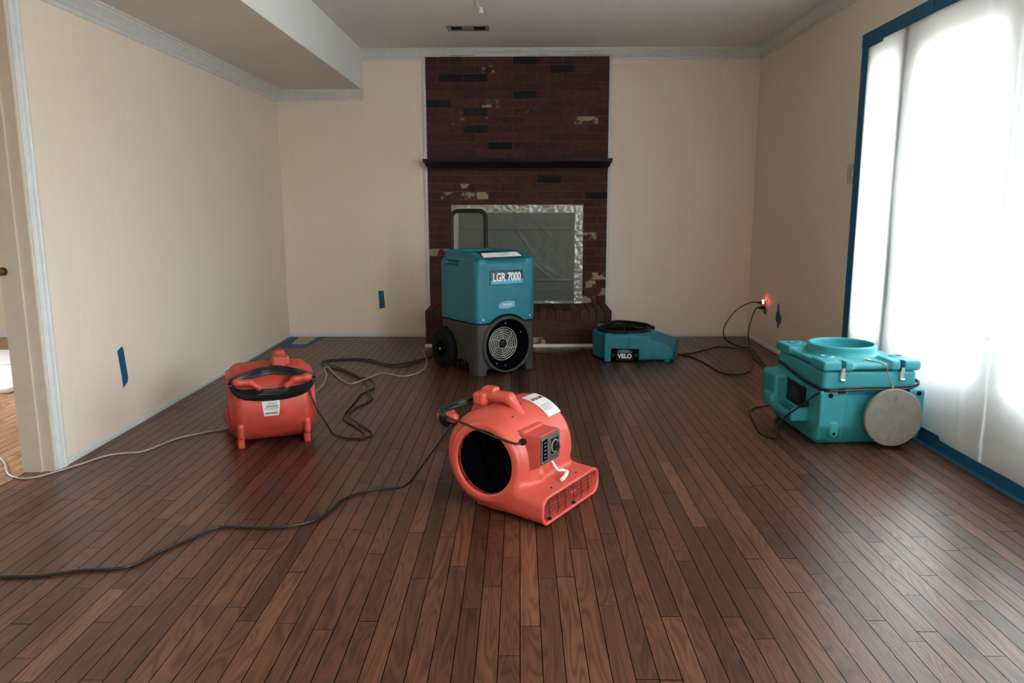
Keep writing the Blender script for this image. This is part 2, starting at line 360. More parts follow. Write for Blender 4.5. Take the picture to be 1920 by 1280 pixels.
BR = [brick_mat('red_brick', (.082, .023, .018)), brick_mat('dark_red_brick', (.058, .018, .016)), brick_mat('brown_brick', (.070, .028, .021)),
      brick_mat('black_brick', (.008, .006, .011)), brick_mat('smeared_brick', (.060, .020, .015), -.045), brick_mat('pale_brick', (.07, .03, .02), .02), M_mortar]

# ------------------------------------------------------------------ room shell
XL, XR, YB, H, Y0 = -2.06, 2.02, 6.82, 2.44, -1.3
struct(box('floor', (XL-.12, Y0-.14, -.1), (XR+.16, YB+.14, 0), M_floor))
struct(box('ceiling', (XL-.12, Y0-.14, H), (XR+.16, YB+.14, H+.1), M_ceil))
struct(boxes('wall_back', [((XL-.12, YB, 0), (-.79, YB+.14, H)), ((.755, YB, 0), (XR+.16, YB+.14, H))], M_wall))
struct(boxes('wall_left', [((XL-.12, 3.27, 0), (XL, YB, H)), ((XL-.12, 1.7, 2.04), (XL, 3.27, H)), ((XL-.12, Y0, 0), (XL, 1.7, H))], M_wall))
OY0, OY1, OZ = 2.30, 4.66, 2.06
WY0, WY1, WZ0, WZ1 = -.8, 1.0, .9, 2.1
struct(boxes('wall_right', [((XR, OY1, 0), (XR+.16, YB, H)), ((XR, OY0, OZ), (XR+.16, OY1, H)), ((XR, WY1, 0), (XR+.16, OY0, H)),
    ((XR, WY0, 0), (XR+.16, WY1, WZ0)), ((XR, WY0, WZ1), (XR+.16, WY1, H)), ((XR, Y0, 0), (XR+.16, WY0, H))], M_wall))
struct(box('wall_front', (XL-.12, Y0-.14, 0), (XR+.16, Y0, H), M_wall))
SX, SZ = -1.324, 2.115
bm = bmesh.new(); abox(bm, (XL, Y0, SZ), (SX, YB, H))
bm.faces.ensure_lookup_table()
o = bobj('ceiling_soffit', bm, [M_soffit, M_fascia_lit])
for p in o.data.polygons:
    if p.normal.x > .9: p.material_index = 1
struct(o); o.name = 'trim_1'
# crown moulding: cove profile (distance from wall, drop)
CP = [(0, -.088), (.006, -.088), (.010, -.078), (.010, -.068), (.018, -.062), (.030, -.046), (.046, -.030), (.056, -.022), (.056, -.012), (.066, -.010), (.066, 0), (0, 0)]
def crown(name, p0, p1, n, z, m0=0, m1=0):
    """p0->p1 along wall, n = inward normal; m0/m1 = +1 shorten with projection (inner mitre)"""
    p0, p1, n = Vector((*p0, 0)), Vector((*p1, 0)), Vector((*n, 0)); d = (p1-p0).normalized(); bm = bmesh.new(); R = []
    for base, s_ in ((p0, m0), (p1, -m1)):
        R.append([bm.verts.new(base+n*u+d*(u*s_)+Vector((0, 0, z+v))) for u, v in CP])
    bm.faces.new(R[0]); bm.faces.new(R[1][::-1]); k = len(CP)
    for i in range(k): bm.faces.new((R[0][i], R[1][i], R[1][(i+1) % k], R[0][(i+1) % k]))
    return struct(bobj(name, bm, M_trim))
crown('trim_2', (SX, YB), (XR, YB), (0, -1), H, 0, 1)
crown('trim_3', (XR, YB), (XR, Y0), (-1, 0), H, 1, 0)
crown('trim_4', (XL, YB), (SX, YB), (0, -1), SZ, 1, 0)
crown('trim_5', (XL, Y0), (XL, YB), (1, 0), SZ, 0, 1)
BP = lambda s_, d_: [(s_, 0), (s_+.012*d_, 0), (s_+.012*d_, .016), (s_+.006*d_, .026), (s_, .028)]
struct(prism('baseboard_left', BP(XL, 1), 'y', 3.335, YB, M_trim))
struct(prism('baseboard_right', [(a, b*1.1) for a, b in BP(XR, -1)], 'y', 4.74, YB, M_trim))
struct(boxes('baseboard_back', [((XL+.012, YB-.012, 0), (-.815, YB, .026)), ((.78, YB-.012, 0), (XR-.012, YB, .026))], M_trim))
struct(box('trim_6', (-.816, YB-.018, .0), (-.790, YB, H-.085), M_trim)); struct(box('trim_7', (.755, YB-.018, .0), (.781, YB, H-.085), M_trim))
# left doorway: casing, jamb, stop
pf = [(XL, 3.276), (XL+.009, 3.276), (XL+.012, 3.284), (XL+.010, 3.290), (XL+.013, 3.296), (XL+.015, 3.316), (XL+.019, 3.322), (XL+.019, 3.332), (XL+.013, 3.336), (XL, 3.336)]
struct(prism('trim_8', pf, 'z', 0, 2.10, M_trim))
struct(box('trim_9', (XL, 1.6, 2.04), (XL+.016, 3.276, 2.10), M_trim))
struct(boxes('door_1', [((XL-.135, 3.256, 0), (XL+.002, 3.27, 2.04)), ((XL-.130, 3.244, 0), (XL-.046, 3.257, 2.04)), ((XL-.135, 1.7, 2.02), (XL, 3.256, 2.04)), ((XL-.135, 1.7, 0), (XL, 1.718, 2.02))], M_jamb))
d1 = bpy.data.objects['door_1']
kb = lathe('door_latch', [(0, .0), (0, .016), (-.004, .018), (-.006, .008), (-.020, .007), (-.024, .014), (-.032, .018), (-.040, .016), (-.044, .008), (-.044, 0)], 'y', (XL-.112, 3.244, .885), M_brass, d1, 24)
struct(boxes('wall_partition', [((XL-.135, 3.27, 0), (XL-.12, YB+.14, H))], M_room2)); bpy.data.objects['wall_partition'].name = 'wall_left_reverse'
# next room
RX = -5.3
struct(box('floor_next_room', (RX, -.3, -.1), (XL-.12, YB+.14, -.0005), M_floor2))
struct(box('ceiling_next_room', (RX, -.3, H), (XL-.12, YB+.14, H+.1), M_ceil))
struct(boxes('wall_next_room', [((RX, YB, 0), (XL-.135, YB+.14, H)), ((RX, -.44, 0), (XL-.12, -.3, H)), ((RX-.14, -.44, 0), (RX, 3.6, H)), ((RX-.14, 4.8, 0), (RX, YB+.14, H)), ((RX-.14, 3.6, 0), (RX, 4.8, .9)), ((RX-.14, 3.6, 1.9), (RX, 4.8, H))], M_room2))
struct(box('baseboard_next_room', (RX, YB-.014, 0), (XL-.135, YB, .095), M_trim))
# ------------------------------------------------------------------ patio door in the right wall (behind the dust sheet)
fx0, fx1 = XR+.05, XR+.13
def pane_frame(name, y0, y1, z0, z1, st=.05, rail=.1, brail=.3):
    o = struct(boxes(name, [((fx0, y0, z0), (fx1, y0+st, z1)), ((fx0, y1-st, z0), (fx1, y1, z1)), ((fx0, y0+st, z0), (fx1, y1-st, z0+brail)), ((fx0, y0+st, z1-rail), (fx1, y1-st, z1))], M_frame))
    box('glass', (fx0+.03, y0+st, z0+brail), (fx0+.036, y1-st, z1-rail), M_glass, o); return o
pane_frame('window_1', 4.29, 4.66, 0, 2.06, .05, .12, .42)
pane_frame('door_2', 3.26, 4.20, 0, 2.06, .13, .17, .42)
pane_frame('door_3', 2.30, 3.25, 0, 2.06, .13, .17, .42)
struct(box('trim_10', (XR-.004, 4.20, 0), (XR+.14, 4.29, 2.06), M_frame))
o = struct(boxes('fill_window', [((fx0, WY0, WZ0), (fx1, WY0+.05, WZ1)), ((fx0, WY1-.05, WZ0), (fx1, WY1, WZ1)), ((fx0, WY0, WZ0), (fx1, WY1, WZ0+.05)), ((fx0, WY0, WZ1-.05), (fx1, WY1, WZ1)), ((fx0, (WY0+WY1)/2-.03, WZ0), (fx1, (WY0+WY1)/2+.03, WZ1))], M_frame))  # unseen window behind the camera, added to brighten the room
box('glass', (fx0+.03, WY0+.05, WZ0+.05), (fx0+.036, WY1-.05, WZ1-.05), M_glass, o)

# dust sheet, taped
def sheet(name, m, parent, fn, nu, nv):
    V = []; F = []
    for j in range(nv+1):
        for i in range(nu+1): V.append(fn(i/nu, j/nv))
    for j in range(nv):
        for i in range(nu):
            a = j*(nu+1)+i; F.append((a, a+1, a+nu+2, a+nu+1))
    return mesh_obj(name, V, F, m, parent, True)
rs = np.random.RandomState(3)
folds = [(rs.uniform(2.3, 4.2), rs.uniform(.1, .75), rs.uniform(-.35, .35), rs.uniform(.12, .3), rs.uniform(.002, .005)) for _ in range(26)]
def sheet_fn(u, v):
    y = 4.70-u*2.45; z = .03+v*2.04
    e_ = min(1, 6*min(u, 1-u), 6*min(v, 1-v)+.15); x = 2.004-.010*e_
    x -= .006*e_*math.sin(y*5.1+.7*math.sin(z*1.7))+.003*e_*math.sin(z*6+y*3.1)
    x -= .006*math.exp(-((y-3.42-.05*z)/.018)**2)                    # long vertical crease
    x += .012*math.exp(-((y-4.245)/.03)**2)*1.0*(.7)
    for fy, fz, sl, ln, am in folds:
        dz = z-fz-sl*(y-fy); x -= am*math.exp(-(dz/.012)**2-((y-fy)/ln)**2)
    return (min(x, 2.016), y, z)
sh = thing('dust_sheet', 'white translucent dust sheet taped over the glass doors on the right wall', 'plastic sheet', (XR, 3.5, 0))
inv = Matrix.Translation(-Vector((XR, 3.5, 0)))
o = sheet('sheet', M_sheet, sh, sheet_fn, 160, 110); o.data.transform(inv)
def strip(name, quads, m, parent, off=None, thick=.0012, n=(-1, 0, 0)):
    bm = bmesh.new(); n = Vector(n)*thick
    for q in quads:
        A = [bm.verts.new(Vector(p)) for p in q]; B = [bm.verts.new(Vector(p)+n) for p in q]; k = len(q)
        bm.faces.new(A); bm.faces.new(B[::-1])
        for i in range(k): bm.faces.new((A[i], B[i], B[(i+1) % k], A[(i+1) % k]))
    o = bobj(name, bm, m, parent)
    if off: o.data.transform(off)
    return o
xs = 1.990
strip('side_tape', [[(xs, 4.735, .0), (xs, 4.735, 2.10), (xs, 4.655, 2.10), (xs, 4.652, 1.2), (xs, 4.658, .0)]], M_tape, sh, inv, .003)
strip('top_tape', [[(xs-.003, 4.735, 2.040), (xs-.003, 4.735, 2.112), (xs-.003, 3.95, 2.126), (xs-.003, 3.95, 2.053), (xs-.003, 4.47, 2.044), (xs-.003, 4.475, 2.030), (xs-.003, 4.63, 2.026), (xs-.003, 4.66, 2.018)], [(xs, 4.0, 2.056), (xs, 4.0, 2.130), (xs, 2.25, 2.14), (xs, 2.25, 2.06)]], M_tape, sh, inv, .003)
strip('bottom_tape', [[(xs-.004, 4.70, .0), (xs-.004, 4.70, .075), (xs-.004, 3.56, .068), (xs-.004, 3.55, .05), (xs-.004, 2.25, .055), (xs-.004, 2.25, .0)]], M_tape, sh, inv, .003)
strip('floor_tape', [[(xs-.005, 4.70, .001), (xs-.005, 2.25, .001), (xs-.040, 2.25, .001), (xs-.032, 3.5, .001), (xs-.036, 4.70, .001)]], M_tape, sh, inv, .0012, (0, 0, 1))

# ------------------------------------------------------------------ fireplace
fp = thing('fireplace', 'dark red brick fireplace with raised brick hearth and black mantel shelf on the back wall', 'fireplace', (-.02, YB, 0))
off = Matrix.Translation(-Vector((-.02, YB, 0)))
bx0, bx1, byf = -.79, .755, 6.80
ox0, ox1, oz0, oz1 = -.50, .46, .30, 1.07
bm = bmesh.new()
for a, b in (((bx0, byf+.006, 0), (ox0, byf+.5, H)), ((ox1, byf+.006, 0), (bx1, byf+.5, H)), ((ox0, byf+.006, oz1), (ox1, byf+.5, H)), ((ox0, byf+.40, 0), (ox1, byf+.5, oz1)), ((ox0, byf+.006, 0), (ox1, byf+.4, .29))): abox(bm, a, b, 6)
ch, bl, mo = .0695, .2, .009
z = .30; row = 0
special = {}
def px_brick(x, z, k): special[(x, z)] = k
for x, z_, k in ((0.037, 2.334, 3), (0.355, 2.269, 3), (-0.654, 2.192, 3), (-0.459, 2.192, 3), (0.026, 2.05, 3), (-0.649, 1.984, 3), (-0.364, 1.776, 3), (-0.208, 1.639, 3), (0.227, 1.365, 3), (0.668, 1.234, 3), (-0.292, 2.269, 4), (-0.481, 1.847, 4), (-0.281, 1.836, 4), (0.071, 1.913, 4), (-0.476, 1.3, 4), (-0.247, 1.984, 5), (0.545, 1.847, 5), (-0.565, 1.234, 5), (-0.359, 1.234, 5), (0.659, 0.904, 5), (-0.659, 0.774, 5), (0.646, 0.577, 5), (0.621, 0.454, 5), (0.659, 0.392, 5), (0.634, 0.337, 5)): px_brick(x, z_, k)
while z < H-.01:
    z1 = min(z+ch-mo, H-.002); x = bx0-(bl/2 if row % 2 else 0)
    while x < bx1-.01:
        a, b = max(x, bx0), min(x+bl, bx1)
        segs = [(a, b)]
        if z < oz1-.01: segs = [(a, min(b, ox0))]+[(max(a, ox1), b)]
        for p, q in segs:
            if q-p < .015: continue
            k = random.choice([0, 0, 0, 1, 1, 2, 0, 1])
            if random.random() < .008: k = 3
            for (u, v), kk in special.items():
                if p <= u < q+mo and z <= v < z+ch: k = kk
            j = random.uniform(-.0015, .0015)
            abox(bm, (p, byf-.004+j, z), (q, byf+.01, z1), k)
        x += bl+mo
    z += ch; row += 1
o = bobj('chimney_breast', bm, BR, fp); o.data.transform(off)
o = box('firebox_lining', (ox0+.002, byf+.38, .291), (ox1-.002, byf+.399, oz1-.002), M_void, fp); o.data.transform(off)
bm = bmesh.new(); hx0, hx1, hy0, hz = -.775, .752, 6.30, .298
abox(bm, (hx0+.006, hy0+.006, 0.0), (hx1-.006, byf-.006, hz-.012), 6)
for r in range(3):
    z0 = .018+r*ch; x = hx0-(bl/2 if r % 2 else 0)
    while x < hx1-.01:
        a, b = max(x, hx0), min(x+bl, hx1)
        if b-a > .015: abox(bm, (a, hy0, z0), (b, hy0+.03, z0+ch-mo), 4 if (r == 0 and .0 < x < .2) else random.choice([0, 1, 2, 1]))
        x += bl+mo
    y = hy0+.04
    while y < byf-.02:
        for xa, xb in ((hx0, hx0+.03), (hx1-.03, hx1)): abox(bm, (xa, y, z0), (xb, min(y+bl, byf-.008), z0+ch-mo), random.choice([0, 1, 2]))
        y += bl+mo
x = hx0
while x < hx1-.02:      # rowlock course on top
    abox(bm, (x, hy0-.012, .018+3*ch), (min(x+.058, hx1), hy0+.19, hz), random.choice([0, 1, 2, 1]))
    abox(bm, (x, hy0+.20, .018+3*ch), (min(x+.058, hx1), byf-.008, hz), random.choice([0, 1, 2, 1]))
    x += .067
o = bobj('hearth', bm, BR, fp); o.data.transform(off)
o = box('hearth_trim', (hx0-.006, hy0-.018, 0), (hx1+.006, hy0-.001, .024), M_whitetext, fp); o.data.transform(off)
mp_ = [(6.80, 1.445), (6.745, 1.445), (6.74, 1.462), (6.715, 1.475), (6.69, 1.498), (6.665, 1.508), (6.66, 1.520), (6.655, 1.537), (6.80, 1.537)]
bm = bmesh.new(); R = []
for xe, sg in ((-.78, -1), (.75, 1)):
    R.append([bm.verts.new((xe+sg*max(0, (6.745-y)*.35 if y < 6.80 else (0 if z < 1.47 else .03)), y if y < 6.80 else 6.797, z)) for y, z in mp_])
bm.faces.new(R[0]); bm.faces.new(R[1][::-1])
for i in range(len(mp_)): bm.faces.new((R[0][i], R[1][i], R[1][(i+1) % len(mp_)], R[0][(i+1) % len(mp_)]))
o = bobj('mantel_shelf', bm, M_mantel, fp); o.data.transform(off)

# polythene over the firebox
pc = thing('firebox_cover', 'grey translucent plastic sheet taped over the fireplace opening', 'plastic sheet', (-.02, byf, .27))
offc = Matrix.Translation(-Vector((-.02, byf, .27)))
px0, px1, pz0, pz1 = -.590, .548, .300, 1.155
def poly_fn(u, v):
    x = px0+.03+u*(px1-px0-.06); z = pz0+.02+v*(pz1-pz0-.04); e_ = min(1, 8*min(u, 1-u), 8*min(v, 1-v))
    y = byf-.010-.006*e_
    y -= e_*(.004*MN.noise((x*3, z*3.5, 1.3))+.0022*MN.noise((x*11, z*9, 5.1))+.0016*MN.noise((x*34, z*30, 2.2)))
    for zf in (.95, .50): y -= .006*e_*max(0, 1-abs(z-zf)/.008)
    for cxx, czz, sl, l_ in ((.15, .62, -.8, .13), (.3, .56, -.6, .1), (.38, .58, 1.2, .08), (.2, .95, -1, .1), (0, .9, -1.4, .12)):
        d_ = (z-czz)-sl*(x-cxx); y -= .003*e_*math.exp(-(d_/.014)**2-((x-cxx)/l_)**2)
    return (x, min(y, byf-.007), z)
o = sheet('cover_sheet', M_poly, pc, poly_fn, 110, 90); o.data.transform(offc)
def tape_ruf(name, x0, z0, x1, z1, y):
    horiz = (x1-x0) > (z1-z0)
    def fn(u, v):
        x = x0+u*(x1-x0); z = z0+v*(z1-z0); s = x if horiz else z; w = z if horiz else x
        yy = y-.006*abs(MN.noise((s*16, w*22, 3.1)))-.003*MN.noise((s*45, w*30, 7.7))
        return (x, min(yy, byf-.006), z)
    o = sheet(name, M_cleartape, pc, fn, 120 if horiz else 16, 16 if horiz else 120); o.data.transform(offc)
tape_ruf('top_tape', px0, pz1-.068, px1, pz1, byf-.020); tape_ruf('side_tape', px1-.072, pz0, px1, pz1, byf-.022)
tape_ruf('side_tape', px0, pz0, px0+.062, pz1, byf-.022); tape_ruf('bottom_tape', px0, pz0, px1, pz0+.022, byf-.019)

# ------------------------------------------------------------------ ceiling vent and hanging light lead
cv = thing('ceiling_vent', 'small grey louvred ceiling vent in front of the fireplace', 'vent', (-.378, 6.012, H))
bm = bmesh.new(); vx, vy = .155, .085
for a, b in (((-vx, -vy, -.008), (vx, -vy+.022, 0)), ((-vx, vy-.022, -.008), (vx, vy, 0)), ((-vx, -vy+.022, -.008), (-vx+.03, vy-.022, 0)), ((vx-.03, -vy+.022, -.008), (vx, vy-.022, 0)), ((-.045, -vy+.02, -.009), (.045, vy-.02, 0))): abox(bm, a, b)
bobj('frame', bm, mat('grey_vent_paint', (.30, .28, .24), .5), cv)
for sx0 in (-1, 1):
    for k in range(7):
        xx = sx0*(.053+k*.0105); box('louvre', (xx-.0015, -vy+.022, -.007), (xx+.0015, vy-.022, -.0008), M_panel, cv)
box('duct_dark_plate', (-vx+.03, -vy+.022, -.0010), (vx-.03, vy-.022, -.0002), M_void, cv)  # black plate standing in for the shade up inside the duct
hl = thing('hanging_light_socket', 'white light socket hanging on loose wires from the ceiling above the fireplace', 'light socket', (-.245, 5.0, H))
lathe('ceiling_plate', [(0, 0), (0, .05), (-.006, .052), (-.012, .04), (-.014, 0)], 'z', (0, 0, 0), M_trim, hl, 28)
tube('white_wire', [(0, 0, -.012), (-.012, .0, -.045), (-.010, .002, -.08), (.004, 0, -.104)], .0022, M_whitetext, hl)
tube('dark_wire', [(-.008, 0, -.012), (-.028, 0, -.06), (-.024, 0, -.112), (-.006, 0, -.128)], .0016, M_brass, hl)
lathe('socket', [(0, 0), (0, .007), (-.012, .010), (-.022, .015), (-.036, .019), (-.038, .012), (-.034, 0)], 'z', (.010, 0, -.100), M_whitetext, hl, 20)

# ------------------------------------------------------------------ switch plate, outlet, tape patches, floor vent
sw = thing('light_switch', 'cream double light switch plate on the right wall beside the sheeted doors', 'light switch', (XR, 4.835, 1.335))
box('plate', (-.006, -.058, -.06), (0, .058, .06), M_jamb, sw, .002)
for s_ in (-.023, .023): box('toggle', (-.016, s_-.005, -.011), (-.006, s_+.005, .011), M_paper, sw, .001)
ou = thing('wall_outlet', 'cream wall outlet low on the right wall with two black plugs in it', 'outlet', (XR, 6.33, .33))
box('plate', (-.006, -.036, -.058), (0, .036, .058), M_jamb, ou, .002)
strip('tape_scrap', [[(-.0065, .03, -.062), (-.0065, .032, -.020), (-.0065, -.02, -.020), (-.0065, -.026, -.066)]], M_tape, ou, None, .002)
for zz, lamp in ((.030, 1), (-.012, 0)):
    pg = thing('power_plug', ['black plug without a lamp in the lower socket of the right wall outlet', 'glowing red lit plug in the upper socket of the right wall outlet'][lamp], 'plug', (XR-.0065, 6.33, .33+zz))
    box('body', (-.040, -.014, -.013), (-.0005, .014, .013), M_black, pg, .004)
    if lamp: lathe('lamp_lens', [(0, .012), (.006, .011), (.010, .006), (.011, 0)], 'z', (-.020, 0, .0128), M_glow, pg, 16); lathe('side_lamp', [(0, .010), (-.004, .009), (-.006, 0)], 'y', (-.022, -.0138, 0), M_glow, pg, 16)
    lathe('strain_relief', [(-.040, .009), (-.048, .008), (-.066, .006), (-.066, 0)], 'x', (0, 0, 0), M_black, pg, 16)
def patch(name, label, pts, n, th=.0015):
    bm = bmesh.new(); n = Vector(n)*th; A = [bm.verts.new(Vector(p)) for p in pts]; B = [bm.verts.new(Vector(p)+n) for p in pts]; k = len(pts)
    bm.faces.new(A); bm.faces.new(B[::-1])
    for i in range(k): bm.faces.new((A[i], B[i], B[(i+1) % k], A[(i+1) % k]))
    return tag(bobj(name, bm, M_tape), label, 'tape')
x_ = XL+.0008
patch('painters_tape', 'slim strip of blue painters tape low on the left wall behind the rear red blower', [(x_, 3.875, .425), (x_, 3.925, .440), (x_, 3.935, .425), (x_, 3.958, .265), (x_, 3.945, .245), (x_, 3.90, .225), (x_, 3.90, .26)], (1, 0, 0))
y_ = YB-.0008
patch('painters_tape', 'short blue painters tape patch on the back wall left of the fireplace', [(-1.252, y_, .408), (-1.205, y_, .410), (-1.196, y_, .262), (-1.245, y_, .250)], (0, -1, 0))
x_ = XR-.0008
patch('painters_tape', 'ragged dark blue tape patch on the right wall next to the outlet', [(x_, 6.045, .385), (x_, 6.01, .392), (x_, 6.0, .34), (x_, 5.975, .31), (x_, 5.94, .295), (x_, 5.945, .25), (x_, 5.98, .235), (x_, 6.0, .20), (x_, 6.025, .20), (x_, 6.03, .235), (x_, 6.07, .255), (x_, 6.065, .31), (x_, 6.04, .33)], (-1, 0, 0))
fv = thing('floor_vent', 'floor vent covered with beige paper and blue tape in the back left corner', 'vent', (-1.87, 6.53, 0))
def flat(name, pts, z0, z1, m, par): return prism(name, [(x+1.87, y-6.53) for x, y in pts], 'z', z0, z1, m, par)
flat('tape_border', [(-2.03, 6.80), (-1.98, 6.27), (-1.765, 6.275), (-1.725, 6.80)], .0003, .0016, M_tape, fv)
flat('paper', [(-1.965, 6.80), (-1.93, 6.43), (-1.80, 6.43), (-1.80, 6.80)], .0016, .0030, M_paper, fv)

# ------------------------------------------------------------------ red air blower
def blower(label, loc, rz, body_m, detail, group):
    t = thing('air_blower', label, 'blower', loc, rz, group)
    hh = .0045 if detail else .0055
    g = SDF((-.24, -.02, -.02), (.24, .50, .44), hh); X, Y, Z = g.X, g.Y, g.Z
    cyy, czz, R = .280, .203, .192
    d = g.cyl('x', (cyy, czz), R, -.176, .176, .036)
    for s_ in (-1, 1):
        d = smin(d, g.cyl('x', (cyy-.01, czz), .156, min(0, s_*.205), max(0, s_*.205), .014), .035)
    # snout
    hx = .225-.16*np.clip(Y, 0, .3); zt = .118+.14*np.clip(Y, 0, .3); zc = (zt+.010)/2; hz = (zt-.010)/2
    sn = g.rbox((-.225, -.06, .008), (.225, .30, .118), .045, X=X*(.225/hx), Z=(Z-zc)*(.055/hz)+.063)
    sn = np.maximum(sn, -Y)
    d = smin(d, sn, .03)
    # ribbed lip of the outlet
    lip = np.maximum(g.rbox((-.231, -.03, .003), (.231, .022, .124), .045), -Y); d = smin(d, lip, .006)
    # cavities
    cav = g.rbox((-.212, -.08, .020), (.212, .20, .106), .036, X=X*(.225/hx)); d = smax(d, -cav, .004)
    for s_ in (-1, 1): d = smax(d, -g.cyl('x', (cyy-.01, czz), .124, min(s_*.12, s_*.3), max(s_*.12, s_*.3), .004), .006)
    # moulded rib line round the drum and gussets
    rr = np.sqrt((Y-cyy)**2+(Z-czz)**2)
    rib = np.maximum(np.abs(X-.02)-.006, rr-(R+.004)); rib = np.maximum(rib, -(rr-.15)); rib = np.maximum(rib, -(Z-.26)); rib = np.maximum(rib, -(Y-.10)); rib = np.maximum(rib, Y-.24); d = smin(d, rib, .004)
    d = smin(d, g.cap((-.09, .12, .13), (-.09, .09, .16), .014), .02)
    # feet
    for fx_ in (-.155, .155):
        if detail: d = smin(d, g.rbox((fx_*.8-.016, .30, .0), (fx_*.8+.016, .35, .060), .008), .006); continue
        d = smin(d, g.rbox((fx_-.016, .375, .0), (fx_+.016, .425, .060), .008), .006)
        d = smin(d, g.rbox((fx_-.016, .38, .055), (fx_+.016, .462, .130), .014), .008)
    for fx_ in (-.13, .13): d = smin(d, g.rbox((fx_-.02, .06, .0), (fx_+.02, .10, .03), .006), .006)
    nets(g, d, 'housing', body_m, t)
    # inlet grilles and impeller
    for s_ in (-1, 1):
        xg = s_*.196; bm = bmesh.new()
        for k in range(7): tube_bm(bm, circ((xg, cyy-.01, czz), .022+.0162*k, 'x', 36), .0014, 5, True, 1)
        for k in range(8):
            a = k*math.pi/4; tube_bm(bm, [(xg, cyy-.01+.02*math.cos(a), czz+.02*math.sin(a)), (xg, cyy-.01+.123*math.cos(a), czz+.123*math.sin(a))], .0016, 5, False, 1)
        bobj('inlet_grille', bm, M_void, t, True)
        lathe('impeller', [(0, 0), (0, .123), (s_*.055, .1235), (s_*.055, .085), (s_*.012, .07), (s_*.012, .03), (s_*.03, .028), (s_*.03, 0)], 'x', (s_*.125, cyy-.01, czz), M_void, t, 30)
    # outlet grille wires
    bm = bmesh.new()
    for k in range(6):
        xx = -.155+k*.062; w = .004*math.sin(k*2.1)
        tube_bm(bm, [(xx-.01, .010, .100), (xx-.012+w, .006, .07), (xx-.006+w, .006, .045), (xx, .014, .024)], .0016, 6)
    for k in range(4): zz = .036+k*.018; tube_bm(bm, [(-.195, .022, zz), (0, .020, zz), (.195, .022, zz)], .0012, 6, False, 2)
    bobj('outlet_grille', bm, M_wire, t, True)
    for xx in (-.155, .03): box('grille_clip', (xx-.007, .004, .019), (xx+.007, .018, .027), M_black, t, .002)
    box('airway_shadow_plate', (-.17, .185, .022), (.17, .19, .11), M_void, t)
    # carry handle
    g2 = SDF((-.12, .16, .33), (.02, .46, .48), .004)
    hx_ = -.050
    q = g2.rbox((hx_-.026, .235, .402), (hx_+.026, .385, .444), .018)
    q = smin(q, g2.cap((hx_, .250, .420), (hx_, .205, .362), .022), .012); q = smin(q, g2.cap((hx_, .368, .420), (hx_, .392, .350), .022), .012)
    q = smin(q, g2.rbox((hx_-.042, .345, .385), (hx_+.040, .40, .436), .012), .006)
    q = smin(q, g2.rbox((hx_-.024, .31, .425), (hx_+.024, .37, .458), .010), .006)
    nets(g2, q, 'handle', body_m, t)
    # cord hooks
    for s_ in (-1, 1):
        g3 = SDF((-.23, .40, .27), (.23, .54, .40), .004)
        q = g3.cap((s_*.155, .44, .340), (s_*.155, .495, .345), .020); q = smin(q, g3.cap((s_*.165, .497, .346), (s_*.10, .497, .340), .017), .01)
        q = smin(q, g3.cap((s_*.10, .497, .340), (s_*.062, .497, .312), .014), .01)
        nets(g3, q, 'cord_hook', body_m, t)
    # control box
    cb = prism('control_box', [(.050, .212), (.050, .327), (.125, .327), (.190, .327), (.190, .20), (.10, .190)], 'x', -.162, -.014, body_m, t, .003)
    box('box_ridge', (-.160, .118, .322), (-.016, .185, .338), body_m, cb, .003)
    box('front_plate', (-.158, .0455, .217), (-.020, .0500, .322), M_panel, cb, .002)
    box('label', (-.147, .0445, .232), (-.115, .0458, .310), M_void, cb)
    bm = bmesh.new()
    for k in range(5): abox(bm, (-.138, .0440, .240+k*.014), (-.124, .0448, .2435+k*.014))
    bobj('label_text', bm, M_disc, cb)
    lathe('dial_ring', [(0, .021), (-.003, .021), (-.004, .0235), (-.002, .026), (0, .026)], 'y', (-.060, .0455, .270), M_disc, cb, 28)
    box('dial_backing', (-.086, .0448, .243), (-.034, .0456, .300), M_void, cb)
    lathe('rotary_knob', [(0, .018), (-.012, .016), (-.014, .012), (-.014, 0)], 'y', (-.060, .0445, .270), M_black, cb, 24)
    for a, b in ((-.151, .314), (-.151, .225), (-.027, .314), (-.027, .225)): lathe('screw', [(0, .0045), (-.002, .004), (-.003, 0)], 'y', (a, .0455, b), M_metal, cb, 12)
    lathe('reset_button', [(0, .009), (.012, .011), (.018, .010), (.022, 0)], 'x', (-.014, .066, .245), M_black, cb, 18)
    lathe('cord_grommet', [(0, .013), (-.012, .012), (-.014, .007), (-.02, .006), (-.02, 0)], 'x', (-.162, .118, .300), M_black, cb, 18)
    kc = tube('kickstand_clip', [(-.004, .098, .196), (-.006, .072, .166), (.000, .062, .152), (.018, .052, .150), (.022, .040, .142)], .0050, M_whitetext, t)
    tube('lever', [(.026, .040, .144), (.0, .030, .139), (-.045, .022, .136)], .0075, M_whitetext, kc)
    for a, b in ((-.11, .030), (.085, .030)): lz = .118+.14*b; tube('rivet', [(a, b, lz+.0002), (a, b, lz+.003)], .0042, M_black, t, 8, False, 1)
    for a, b in ((-.125, 28), (.0, 14)):
        an = math.radians(b); lathe('rivet', [(0, .0045), (.003, .004), (.004, 0)], 'z', (a, cyy-(R)*math.sin(an), czz+(R)*math.cos(an)), M_black, t, 10)
